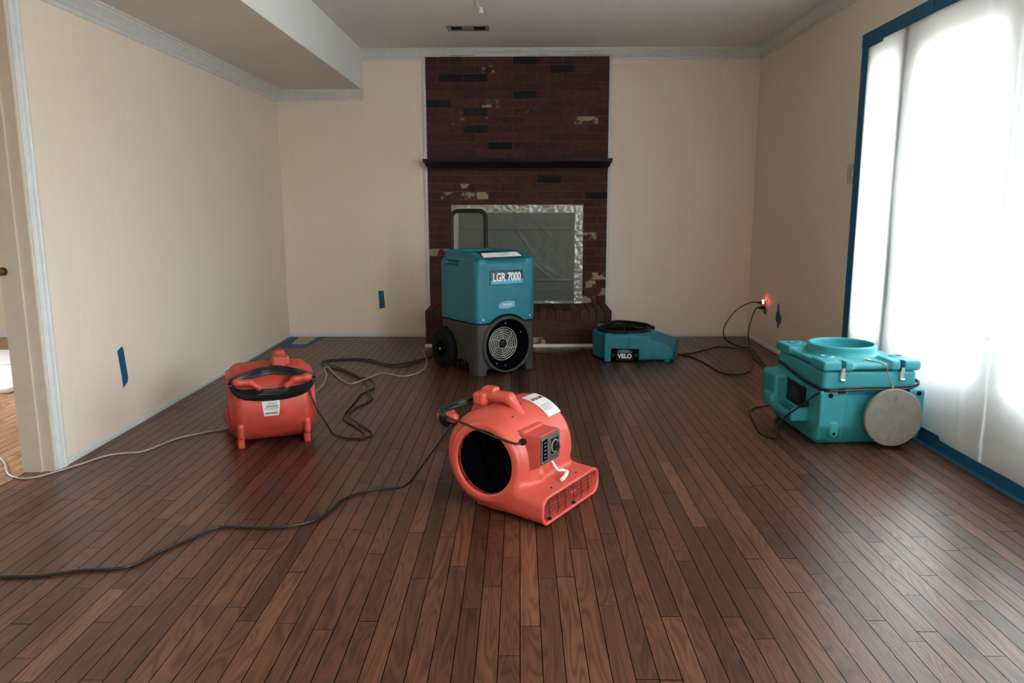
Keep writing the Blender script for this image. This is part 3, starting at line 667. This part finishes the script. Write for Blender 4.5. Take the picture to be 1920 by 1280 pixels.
    if detail:   # front sticker
        def st(u, v):
            a = math.radians(4+v*42); r_ = R+.0022; return (.060+u*.098+.0*v, cyy-r_*math.sin(a), czz+r_*math.cos(a))
        sheet('sticker', M_label, t, st, 6, 12)
        a = math.radians(17); r_ = R+.004
        base = Vector((.108, cyy-r_*math.sin(a), czz+r_*math.cos(a))); up_ = Vector((0, math.cos(a), math.sin(a)))
        text('sticker_text', 'SYCL  NE', .0195, M_ink, t, frame(base, (1, 0, 0), up_), .0003, .0006)
        bm = bmesh.new(); tube_bm(bm, [base+Vector((.0085+.006*math.cos(k*math.pi/6), .0, 0))+up_*(.006*math.sin(k*math.pi/6)) for k in range(12)], .0016, 6, True, 1); bobj('sticker_ring', bm, M_orange, t)
        a = math.radians(34); base = Vector((.108, cyy-r_*math.sin(a), czz+r_*math.cos(a))); up_ = Vector((0, math.cos(a), math.sin(a)))
        bm = bmesh.new()
        for k in range(4):
            c0 = base+up_*(.014-.009*k); A = [bm.verts.new(c0+Vector((sx1, 0, 0))+up_*w) for sx1, w in ((-.038, 0), (.030-.01*(k % 2), 0), (.030-.01*(k % 2), .0018), (-.038, .0018))]; bm.faces.new(A)
        bobj('sticker_lines', bm, M_panel, t)
    else:
        def st(u, v):
            z = .166+v*.078; w = 1-.18*(1-v)**2; x = .012+(.5-u)*.082*w
            return (x, cyy+math.sqrt((R+.0026)**2-(z-czz)**2), z)
        sheet('sticker', M_label, t, st, 6, 14)
        bm = bmesh.new()
        for z0, w0, hh_ in ((.226, .030, .003), (.218, .030, .002), (.210, .034, .004), (.203, .034, .002), (.196, .028, .002)):
            yy = cyy+math.sqrt((R+.0034)**2-(z0-czz)**2); abox(bm, (.012-w0, yy, z0), (.012+w0*random.uniform(.5, 1), yy+.0004, z0+hh_))
        for k in range(11): yy = cyy+math.sqrt((R+.0036)**2-(.174-czz)**2); abox(bm, (-.018+k*.0055, yy, .174), (-.018+k*.0055+.0036, yy+.0006, .184))
        bobj('sticker_lines', bm, M_panel, t)
    return t
def bundle(t, n, zc=.345, y0=.463, seed=1):
    rs = random.Random(seed); bm = bmesh.new()
    for k in range(n):
        a = .185+rs.uniform(-.008, .010); w = rs.uniform(-.006, .006); yy = y0+.006*(k % 4); lo = -.040-.0085*(k//4)+w*.3; hi = .018+.0055*(k//4)
        pts = [(a, yy, zc), (a*.85, yy+.010, zc+hi*.7), (.0, yy+w-.045*(1 if hi > .03 else 1), zc+hi+.012), (-a*.85, yy+.010, zc+hi*.7), (-a, yy, zc), (-a*.8, yy+.012, zc+lo*.72), (0, yy+.006+w, zc+lo), (a*.8, yy+.012, zc+lo*.72)]
        tube_bm(bm, pts, .0038, 6, True, 8)
    return bobj('wound_cord', bm, M_cord, t, True, 60)
LB = [(.2, 2.81, 0), 58]
b1 = blower('front red air blower with white sticker and outlet facing the camera side', LB[0], LB[1], M_red, True, 'red air blowers')
bundle(b1, 20, .352, .462, 1)
def w2l(loc, rz, pts):
    c, s = math.cos(math.radians(rz)), math.sin(math.radians(rz)); out = []
    for p in pts:
        dx, dy = p[0]-loc[0], p[1]-loc[1]; out.append((dx*c+dy*s, -dx*s+dy*c, p[2]-loc[2]))
    return out
tube('switch_cord', [(-.182, .118, .300), (-.200, .135, .300), (-.215, .22, .318), (-.205, .32, .335), (-.190, .42, .345), (-.170, .465, .345)], .0042, M_cord, b1)
big = [(-.262, 2.94, .318), (-.30, 2.92, .268), (-.386, 2.94, .14), (-.45, 3.00, .045), (-.50, 3.03, .010), (-.608, 3.02, .006), (-.70, 2.918, .006), (-.725, 2.803, .006), (-.761, 2.706, .006), (-.861, 2.643, .006), (-.956, 2.638, .006), (-1.057, 2.647, .006), (-1.108, 2.628, .006), (-1.164, 2.533, .006), (-1.215, 2.44, .006), (-1.258, 2.345, .006), (-1.304, 2.315, .006), (-1.41, 2.304, .006), (-1.516, 2.267, .006), (-1.638, 2.259, .006), (-1.85, 2.23, .006), (-2.05, 2.15, .006)]
tube('power_cord', w2l(LB[0], LB[1], big), .0052, M_cord, b1)
L2 = [(-1.352, 4.017, 0), 202]
b2 = blower('rear red air blower seen from its back beside the left wall', L2[0], L2[1], M_redd, False, 'red air blowers')
bundle(b2, 26, .335, .468, 5)
rc = [(-1.045, 3.675, .335), (-1.035, 3.66, .31), (-1.0, 3.66, .20), (-.955, 3.68, .10), (-.93, 3.72, .03), (-.89, 3.745, .006), (-.835, 3.725, .006), (-.79, 3.743, .006), (-.799, 3.817, .006), (-.862, 3.933, .006), (-.935, 4.035, .006), (-.978, 4.165, .006), (-.981, 4.314, .006), (-.98, 4.5, .006), (-.984, 4.632, .006), (-.954, 4.729, .006), (-.936, 4.815, .006), (-.964, 4.982, .006), (-1.017, 5.094, .006), (-1.096, 5.127, .006), (-1.213, 5.299, .006), (-1.365, 5.462, .006), (-1.446, 5.539, .006), (-1.475, 5.636, .006), (-1.431, 5.737, .006), (-1.258, 5.777, .006), (-1.104, 5.715, .006), (-.956, 5.555, .006), (-.828, 5.613, .006), (-.711, 5.795, .006)]
tube('power_cord', w2l(L2[0], L2[1], rc), .0050, M_cord, b2)
wc = [(-2.85, 3.75, .005), (-2.413, 3.425, .005), (-2.224, 3.20, .005), (-2.10, 3.16, .005), (-2.0, 3.32, .005), (-1.94, 3.45, .005), (-1.877, 3.496, .005), (-1.791, 3.528, .005), (-1.724, 3.725, .005), (-1.631, 3.827, .005), (-1.52, 3.95, .005), (-1.60, 4.3, .005), (-1.50, 4.62, .005), (-1.312, 4.688, .005), (-1.277, 4.80, .005), (-1.287, 4.95, .005), (-1.330, 5.20, .005), (-1.385, 5.371, .005), (-1.40, 5.45, .0125), (-1.36, 5.40, .0125), (-1.318, 5.299, .013), (-1.194, 5.046, .005), (-1.105, 4.936, .005), (-1.044, 5.0, .014), (-.985, 5.228, .005), (-.938, 5.262, .005), (-.839, 5.176, .005), (-.766, 5.176, .005), (-.694, 5.332, .005), (-.685, 5.574, .005), (-.722, 5.80, .015), (-.80, 6.2, .005)]
tag(tube('extension_cord', wc, .0042, M_white_cord), 'thin off white extension cord running from the left doorway to the fireplace', 'cord')

# ------------------------------------------------------------------ dehumidifier
LG = [(-.078, 5.28, 0), 34.9]
lg = thing('dehumidifier', 'tall teal and charcoal dehumidifier on wheels in front of the fireplace', 'dehumidifier', *LG)
cx = -.012; fcz = .203
g = SDF((-.30, -.04, .30), (.28, .56, .88), .006); X, Y, Z = g.X, g.Y, g.Z
d = g.rbox((cx-.247, 0, .33), (cx+.247, .50, .795), .045)
d = np.maximum(d, -(Z-.362))
for s_ in (-1, 1):      # raised rails that slope down at the front
    zt = .842-np.clip((.12-Y)*.40, 0, 1)
    q = g.rbox((cx+s_*.19-.03, .0, .74), (cx+s_*.19+.03, .47, .845), .018); q = smax(q, Z-zt, .01); d = smin(d, q, .012)
q = g.rbox((cx-.20, .42, .74), (cx+.20, .49, .845), .02); d = smin(d, q, .012)
q = g.rbox((cx-.175, .085, .76), (cx+.175, .44, .818), .01); d = smin(d, q, .008)
d = smax(d, -g.cyl('y', (cx, fcz), .213, -.1, .10, .002), .004)      # arch over the fan
for s_ in (-1, 1): d = smax(d, -g.rbox((cx+s_*.26-.045, .23, .745), (cx+s_*.26+.045, .42, .778), .01), .004)
d = smax(d, -g.rbox((cx-.138, -.02, .620), (cx+.134, .003, .716), .004), .002)
nets(g, d, 'upper_shell', M_teal, lg)
g = SDF((-.30, -.05, -.02), (.28, .56, .43), .006); X, Y, Z = g.X, g.Y, g.Z
d = g.rbox((cx-.242, .004, -.05), (cx+.242, .495, .40), .035); d = np.maximum(d, Z-.356)
d = np.maximum(d, -Z)
d = smin(d, g.cyl('y', (cx, fcz), .203, -.016, .30, .014), .012)
fl = np.abs(X-cx)
cut = g.rbox((cx-.165, -.1, -.1), (cx+.165, .6, .042), .02); cut = np.maximum(cut, -(g.cyl('y', (cx, fcz), .196, -.016, .30, .01)))
d = smax(d, -cut, .01)
d = smax(d, -g.rbox((-.4, .12, -.1), (.4, .36, .09), .03), .01)
for s_ in (-1, 1): d = smax(d, -g.cyl('x', (.43, .142), .155, min(cx+s_*.19, s_*.4), max(cx+s_*.19, s_*.4), .01), .006)
d = smax(d, -g.cyl('y', (cx, fcz), .178, -.1, .10, .004), .006)
nets(g, d, 'lower_base', M_grey, lg)
lathe('fan_shroud', [(-.006, .178), (.0, .170), (.05, .118), (.055, .116), (.095, .116), (.098, .178)], 'y', (cx, 0, fcz), M_void, lg, 48)
bm = bmesh.new()
for k in range(6): tube_bm(bm, circ((cx, .052, fcz), .038+.0155*k, 'y', 48), .0030, 6, True, 1)
for k in range(6):
    a = .3+k*math.pi/3; a2 = a+.5
    tube_bm(bm, [(cx+.03*math.cos(a), .054, fcz+.03*math.sin(a)), (cx+.075*math.cos(a+.25), .055, fcz+.075*math.sin(a+.25)), (cx+.116*math.cos(a2), .055, fcz+.116*math.sin(a2))], .0022, 6, False, 4)
bobj('fan_grille', bm, M_ringgrey, lg, True)
bm = bmesh.new()
for k in range(5):
    a = k*2*math.pi/5
    P = [(.02, -.25, .0), (.108, -.32, .012), (.108, .35, -.012), (.02, .25, .0)]
    A = [bm.verts.new((cx+r*math.cos(a+da), .078+dy, fcz+r*math.sin(a+da))) for r, da, dy in P]; B = [bm.verts.new((v.co.x, v.co.y+.003, v.co.z)) for v in A]
    bm.faces.new(A); bm.faces.new(B[::-1]); [bm.faces.new((A[i], B[i], B[(i+1) % 4], A[(i+1) % 4])) for i in range(4)]
bobj('fan_blades', bm, M_grey, lg)
lathe('fan_hub', [(.085, .028), (.062, .030), (.050, .024), (.046, .012), (.046, 0)], 'y', (cx, 0, fcz), M_black, lg, 28)
for a in (90, 30, -90, -120): lathe('screw', [(-.002, .006), (-.005, .005), (-.006, 0)], 'y', (cx+.150*math.cos(math.radians(a)), .022, fcz+.150*math.sin(math.radians(a))), M_metal, lg, 12)
for x_, z_ in ((-.205, .389), (.180, .393)): lathe('shell_screw', [(.002, .009), (-.003, .008), (-.004, 0)], 'y', (x_, 0, z_), M_metal, lg, 14)
sg = box('model_sign', (cx-.136, -.004, .622), (cx+.132, .004, .714), M_navy, lg, .002)
box('sign_band', (cx-.133, -.0052, .625), (cx+.129, -.0035, .655), M_sky, sg)
text('sign_text', 'LGR 7000', .078, M_whitetext, sg, frame((cx-.002, -.0062, .670), (1, 0, 0), (0, 0, 1)), .0006, .0026, .72)
bg_ = prism('maker_badge', [(cx-.066, .461), (cx-.072, .482), (cx-.058, .500), (cx, .509), (cx+.058, .504), (cx+.066, .486), (cx+.060, .464), (cx, .455)], 'y', -.006, .002, M_badge, lg, .002)
text('badge_text', 'DRI-EAZ', .021, M_whitetext, bg_, frame((cx-.002, -.0066, .482), (1, 0, 0), (0, 0, 1)), .0005, .0004)
box('control_panel', (cx-.155, .10, .819), (cx+.155, .42, .826), M_black, lg, .003)
strip('panel_strip', [[(cx-.158, .040, .806), (cx+.150, .040, .806), (cx+.142, .092, .832), (cx-.150, .092, .832)]], M_whitetext, lg, None, .002, (0, -.4, .9))  # plain white strip sloping along the front of the panel
tube('pull_handle', [(cx-.135, .500, .70), (cx-.135, .508, .82), (cx-.135, .508, 1.04), (cx-.129, .508, 1.085), (cx-.10, .508, 1.108), (cx-.05, .508, 1.112), (cx+.07, .508, 1.112), (cx+.12, .508, 1.108), (cx+.148, .508, 1.085), (cx+.155, .508, 1.04), (cx+.155, .508, .82), (cx+.155, .500, .70)], .0155, M_black, lg, 12)
for s_ in (-1, 1):
    w = lathe('wheel', [(-.028, .06), (-.030, .118), (-.026, .134), (-.012, .141), (.012, .141), (.026, .134), (.030, .118), (.024, .100), (.014, .095), (.014, .04), (.03, .035), (.03, 0)][::1], 'x', (cx+s_*.258, .43, .141), M_tyre, lg, 44)
    lathe('axle_cap', [(s_*.0, .0), (s_*.0, .010), (s_*.006, .009), (s_*.008, .006), (s_*.009, 0)], 'x', (cx+s_*.288, .43, .141), M_metal if s_ < 0 else M_grey, w, 18)
lgc = [(-.50, 5.90, .10), (-.60, 5.92, .03), (-.70, 5.80, .006), (-.735, 5.692, .0065), (-.76, 5.62, .006), (-.844, 5.49, .006), (-.97, 5.50, .006), (-1.085, 5.64, .006), (-1.26, 5.735, .0065), (-1.40, 5.71, .006), (-1.44, 5.64, .006), (-1.41, 5.54, .017), (-1.327, 5.44, .017), (-1.165, 5.235, .017), (-1.06, 5.05, .014), (-.99, 4.90, .006), (-.95, 4.70, .014), (-.90, 4.57, .006), (-.90, 4.45, .006), (-.945, 4.32, .006), (-.955, 4.17, .010), (-.925, 4.08, .014), (-.84, 3.96, .008), (-.77, 3.85, .006), (-.755, 3.78, .006), (-.80, 3.71, .008)]
tube('power_cord', w2l(LG[0], LG[1], lgc), .0048, M_cord, lg)

# ------------------------------------------------------------------ low profile teal air mover
LV = [(.9, 5.65, 0), -6]
ve = thing('low_profile_air_mover', 'low teal air mover lying on the floor right of the fireplace hearth', 'air mover', *LV)
g = SDF((-.42, -.03, -.02), (.34, .50, .27), .005); X, Y, Z = g.X, g.Y, g.Z
ccx, ccy, CR = -.125, .235, .238
d = g.cyl('z', (ccx, ccy), CR, .012, .205, .018)
bx_ = g.rbox((-.262, .0, .012), (.06, .30, .205), .02); d = smin(d, bx_, .01)
zt = .205-np.clip((X+.03)*.34, 0, .2)-np.clip((.12-Y)*.0, 0, 1)
sn = g.rbox((-.10, .0, .016), (.60, .27, .30), .022, Y=Y-(X*.02)); sn = smax(sn, Z-zt-.045*np.clip((Y-.0)/.25, 0, 1), .012); sn = np.maximum(sn, (X-.228)-.25*Y)
d = smin(d, sn, .012)
cav = g.rbox((.14, .018, .028), (.7, .250, .105), .015); d = smax(d, -cav, .003)
gr = np.maximum(np.abs((X-.205)-.25*Y)-.0035, -(d+.004)); d = smax(d, -gr, .002)
d = smin(d, g.rbox((-.272, -.006, .0), (-.222, .05, .208), .008), .004)
for p, q in (((-.33, .33, .17), (-.27, .38, .234)), ((.06, .33, .15), (.12, .39, .222))): d = smin(d, g.rbox(p, q, .012), .012)
d = smax(d, -g.cyl('z', (ccx, ccy), .185, .10, .3, .004), .006)
d = smax(d, -g.rbox((-.222, -.03, -.05), (-.018, .014, .098), .006), .003)
for fx_, fy_ in ((.19, .03), (.22, .22), (-.12, .42)): d = smin(d, g.rbox((fx_-.02, fy_-.02, 0), (fx_+.02, fy_+.02, .03), .004), .004)
nets(g, d, 'housing', M_teal, ve)
lathe('inlet_ring', [(0, .150), (0, .205), (.010, .209), (.020, .198), (.022, .182), (.010, .178), (.004, .160)], 'z', (ccx, ccy, .205), M_black, ve, 48, close=True)
bm = bmesh.new()
for k in range(8): tube_bm(bm, circ((ccx, ccy, .246-.00055*(k*2.2)**2*.34), .03+.021*k, 'z', 40), .0018, 5, True, 1)
for k in range(8):
    a = k*math.pi/4; tube_bm(bm, [(ccx+r*math.cos(a), ccy+r*math.sin(a), z) for r, z in ((.0, .240), (.09, .238), (.15, .230), (.185, .214))], .0022, 5, False, 3)
bobj('inlet_grille', bm, M_wire, ve, True)
lathe('throat_dark_liner', [(.104, .1845), (.201, .1845), (.201, .181), (.106, .181)], 'z', (ccx, ccy, 0), M_void, ve, 44)  # black liner added to make the inlet throat look dark
lathe('impeller', [(0, 0), (0, .16), (.03, .16), (.05, .06), (.06, 0)], 'z', (ccx, ccy, .135), M_void, ve, 32)
tube('carry_handle', [(ccx-.17, ccy+.11, .212), (ccx-.10, ccy+.14, .238), (ccx-.04, ccy+.145, .247), (ccx+.08, ccy+.12, .244), (ccx+.18, ccy+.07, .236), (ccx+.225, ccy+.04, .212)], .013, M_black, ve, 8)
box('badge_recess', (-.221, .006, .004), (-.019, .016, .097), M_void, ve, .002)
for x_ in (-.203, -.038):
    o = lathe('rubber_pad', [(0, 0), (0, .016), (-.010, .015), (-.013, .010), (-.010, .0)], 'y', (x_, .007, .050), M_black, ve, 20); 
bd = prism('name_badge', [(-.184, .012), (-.178, .090), (-.12, .099), (-.064, .088), (-.058, .010)], 'y', -.004, .006, M_black, ve, .002)
prism('badge_crest', [(-.172, .072), (-.168, .091), (-.12, .097), (-.074, .089), (-.070, .070), (-.12, .064)], 'y', -.0056, -.0035, M_blue, bd)
text('name_text', 'VELO', .044, M_whitetext, bd, frame((-.121, -.0062, .045), (1, 0, 0), (0, 0, 1)), .0006, .0016, .95)
text('crest_text', 'DRI-EAZ', .014, M_badge, bd, frame((-.121, -.0066, .082), (1, 0, 0), (0, 0, 1)), .0004, .0002)
vc = [(1.19, 5.86, .03), (1.226, 5.92, .010), (1.314, 5.956, .006), (1.475, 6.113, .006), (1.617, 6.254, .006), (1.719, 6.229, .006), (1.775, 6.0, .017), (1.765, 5.7, .006), (1.73, 5.3, .006), (1.68, 4.9, .006), (1.60, 4.40, .006), (1.50, 4.26, .006)]
tube('power_cord', w2l(LV[0], LV[1], [(1.945, 6.32, .318), (1.925, 6.31, .30), (1.895, 6.30, .22), (1.878, 6.30, .12), (1.875, 6.25, .03), (1.86, 6.15, .008), (1.78, 5.85, .018), (1.67, 5.48, .006), (1.58, 5.28, .006), (1.48, 5.20, .006), (1.396, 5.27, .006), (1.372, 5.506, .006), (1.322, 5.805, .006), (1.26, 5.90, .006), (1.19, 5.87, .02)]), .0048, M_cord, ve)
tube('rear_cord', w2l(LV[0], LV[1], [(.60, 6.02, .04), (.56, 6.10, .010), (.50, 6.14, .006), (.40, 5.99, .006), (.25, 5.95, .006), (.05, 6.0, .006), (-.08, 6.02, .006)]), .0045, M_cord, ve)

# ------------------------------------------------------------------ teal air scrubber
LH = [(1.66, 3.60, 0), 3]
he = thing('air_scrubber', 'bulky bright teal air scrubber with round top port beside the sheeted doors', 'air scrubber', *LH)
g = SDF((-.36, -.05, -.02), (.31, .68, .50), .0055); X, Y, Z = g.X, g.Y, g.Z
d = g.rbox((-.225, .004, .26), (.228, .56, .377), .02)                      # middle
lo_ = g.rbox((-.245, .012, .0), (.255, .60, .290), .035)
chf = (.10-Z)*.55; lo_ = smax(lo_, -(Y-.012-np.clip(chf, 0, 1)), .02); lo_ = smax(lo_, (np.abs(X-.005)-.25+np.clip(chf*.6, 0, 1)), .02)
d = smin(d, lo_, .006)
for a, b in ((-.238, -.108), (.175, .268)):                                 # front corner posts
    q = g.rbox((a, -.012, .03), (b, .06, .284), .010); q = smax(q, -(Y+.012-np.clip((.11-Z)*.5, 0, 1)), .01); d = smin(d, q, .004)
for xm in (-.165, .222): d = smin(d, smin(g.cyl('y', (xm, .075), .020, -.016, .05, .005), g.rbox((xm-.02, -.016, .075), (xm+.02, .05, .13), .006), .004), .004)
# shoulder ledge left, side carry frame
q = g.rbox((-.300, .40, .10), (-.20, .60, .275), .02); d = smin(d, q, .008)
fr = g.rbox((-.318, .12, .095), (-.22, .52, .165), .014); fr = smax(fr, -g.rbox((-.292, .150, .0), (-.17, .49, .4), .012), .004); d = smin(d, fr, .006)
d = smax(d, -g.rbox((-.4, .15, .135), (-.228, .40, .262), .01), .004)
d = smax(d, -g.rbox((.16, .30, .0), (.30, .32, .30), .004), .004)
nets(g, d, 'body', M_aqua, he)
g = SDF((-.27, -.05, .35), (.28, .62, .49), .0045); X, Y, Z = g.X, g.Y, g.Z
d = g.rbox((-.222, .006, .378), (.228, .572, .408), .012)
for a, b in (((-.235, -.012, .378), (-.085, .14, .424)), ((.095, -.006, .378), (.242, .15, .424)), ((-.235, .40, .378), (-.09, .585, .424)), ((.10, .42, .378), (.242, .585, .424))):
    q = g.rbox(a, b, .012); d = smin(d, q, .018)
for xm, ym in ((-.165, .115), (.175, .105), (-.165, .50), (.17, .50)): d = smin(d, g.cyl('z', (xm, ym), .033, .40, .431, .006), .006); d = smax(d, -g.cyl('z', (xm, ym), .020, .422, .5, .002), .002)
rc_ = (.003, .315)
d = smin(d, g.cyl('z', rc_, .165, .39, .458, .006), .022); d = smax(d, -g.cyl('z', rc_, .147, .405, .6, .003), .004)
for xm in (-.137, .150): d = smax(d, -g.rbox((xm-.011, -.05, .37), (xm+.011, .035, .44), .003), .002)
nets(g, d, 'lid', M_aqua, he)
bm = bmesh.new(); abox(bm, (-.220, .001, .3775), (.224, .5, .3795))
bobj('lid_gasket', bm, M_black, he)
for xm in (-.137, .150):
    lt = boxes('latch', [((xm-.010, -.008, .330), (xm+.010, .004, .378)), ((xm-.008, -.012, .370), (xm+.008, .006, .392))], M_metal, he)
    tube('latch_bar', [(xm-.010, -.012, .336), (xm, -.013, .334), (xm+.010, -.012, .336)], .005, M_metal, lt)
for xm in (-.137, .170):
    boxes('lower_latch', [((xm-.016, -.018, .272), (xm+.016, .006, .288))], M_black, he)
for x_, z_ in ((-.190, .262), (.236, .268)): lathe('bolt', [(.0, .011), (-.003, .011), (-.004, 0)], 'y', (x_, -.012, z_), M_void, he, 18)
for x_, z_ in ((-.165, .075), (.222, .075)): lathe('bolt', [(.0, .007), (-.002, .007), (-.003, 0)], 'y', (x_, -.016, z_), M_void, he, 18)
cpn = box('control_panel', (-.236, .16, .145), (-.2285, .40, .255), M_black, he, .002)
bm = bmesh.new()
for k in range(4): abox(bm, (-.2372, .22+.04*(k % 2), .170+k*.018), (-.2362, .34, .176+k*.018))
bobj('panel_text', bm, M_grey, cpn)
lathe('knob', [(0, .014), (-.014, .012), (-.015, 0)], 'x', (-.247, .11, .19), M_black, he, 16)
cap_ = lathe('port_cap', [(0, 0), (0, .136), (-.004, .139), (-.022, .139), (-.026, .135), (-.026, 0)], 'y', (.100, -.030, .160), M_disc, he, 64)
for dz in (.095, -.098):
    lathe('cap_screw', [(0, .016), (-.003, .015), (-.003, .009), (-.0055, .008), (-.0055, 0)], 'y', (.100+(.008 if dz > 0 else -.008), -.0562, .160+dz), M_disc, cap_, 20)
tube('lanyard', [(.015, .090, .411), (.035, .055, .412), (.058, .018, .409), (.068, -.006, .400), (.078, -.012, .36), (.090, -.040, .312)], .0022, mat('copper_coated_cable', (.35, .12, .07), .35), he)
lathe('lanyard_crimp', [(0, 0), (0, .005), (.02, .006), (.022, 0)], 'z', (.090, -.040, .298), M_metal, he, 12)
tube('lanyard_clip', [(.005, .095, .411), (.02, .088, .416), (.038, .08, .412)], .003, M_metal, he)
bm = bmesh.new()
for k in range(2):
    e_ = k*.010
    tube_bm(bm, [(-.236, .47, .322-e_), (-.240, .20, .300-e_), (-.238, .05, .296-e_), (-.215, -.008, .292-e_), (-.12, -.014-e_, .298-e_), (.0, -.013-e_, .300-e_), (.12, -.013-e_, .300-e_), (.21, -.011, .308-e_), (.244, .02, .322-e_), (.242, .15, .318-e_), (.240, .5, .318-e_), (.1, .575, .322-e_), (-.15, .575, .322-e_), (-.225, .55, .322-e_)], .0048, 7, True)
bobj('wound_cord', bm, M_cord, he, True, 60)
hc = [(-.20, -.022, .292), (-.245, .02, .262), (-.292, .08, .19), (-.33, .16, .115), (-.355, .20, .05), (-.36, .19, .010), (-.39, .17, .006), (-.42, .24, .006), (-.40, .36, .006), (-.37, .5, .006), (-.30, .72, .006), (-.14, .80, .006)]
tube('hanging_cord', hc, .0048, M_cord, he)
tube('power_cord', w2l(LH[0], LH[1], [(1.945, 6.33, .362), (1.90, 6.31, .366), (1.85, 6.30, .350), (1.78, 6.30, .31), (1.72, 6.30, .24), (1.675, 6.30, .15), (1.69, 6.32, .07), (1.76, 6.32, .018), (1.81, 6.24, .006), (1.85, 6.15, .020), (1.84, 5.9, .0175), (1.79, 5.6, .006), (1.74, 5.2, .006), (1.70, 4.7, .006), (1.66, 4.25, .03), (1.64, 4.17, .06)]), .0050, M_cord, he)
tube('velo_lead', w2l(LV[0], LV[1], vc[:9]), .0048, M_cord, ve); bpy.data.objects['velo_lead'].name = 'spare_cord'

# ------------------------------------------------------------------ flat white slab in next room
def fold_fn(k):
    pass
fs = thing('white_slab', 'low flat white slab on the pale floor of the next room', 'cloth', (-3.75, 5.3, 0))
box('cloth', (-.60, -.62, 0), (.55, .62, .035), M_whitetext, fs, .012); box('top_slab', (-.58, .10, .035), (.53, .60, .055), M_label, fs, .008)  # two flat white boxes, one on top of the other
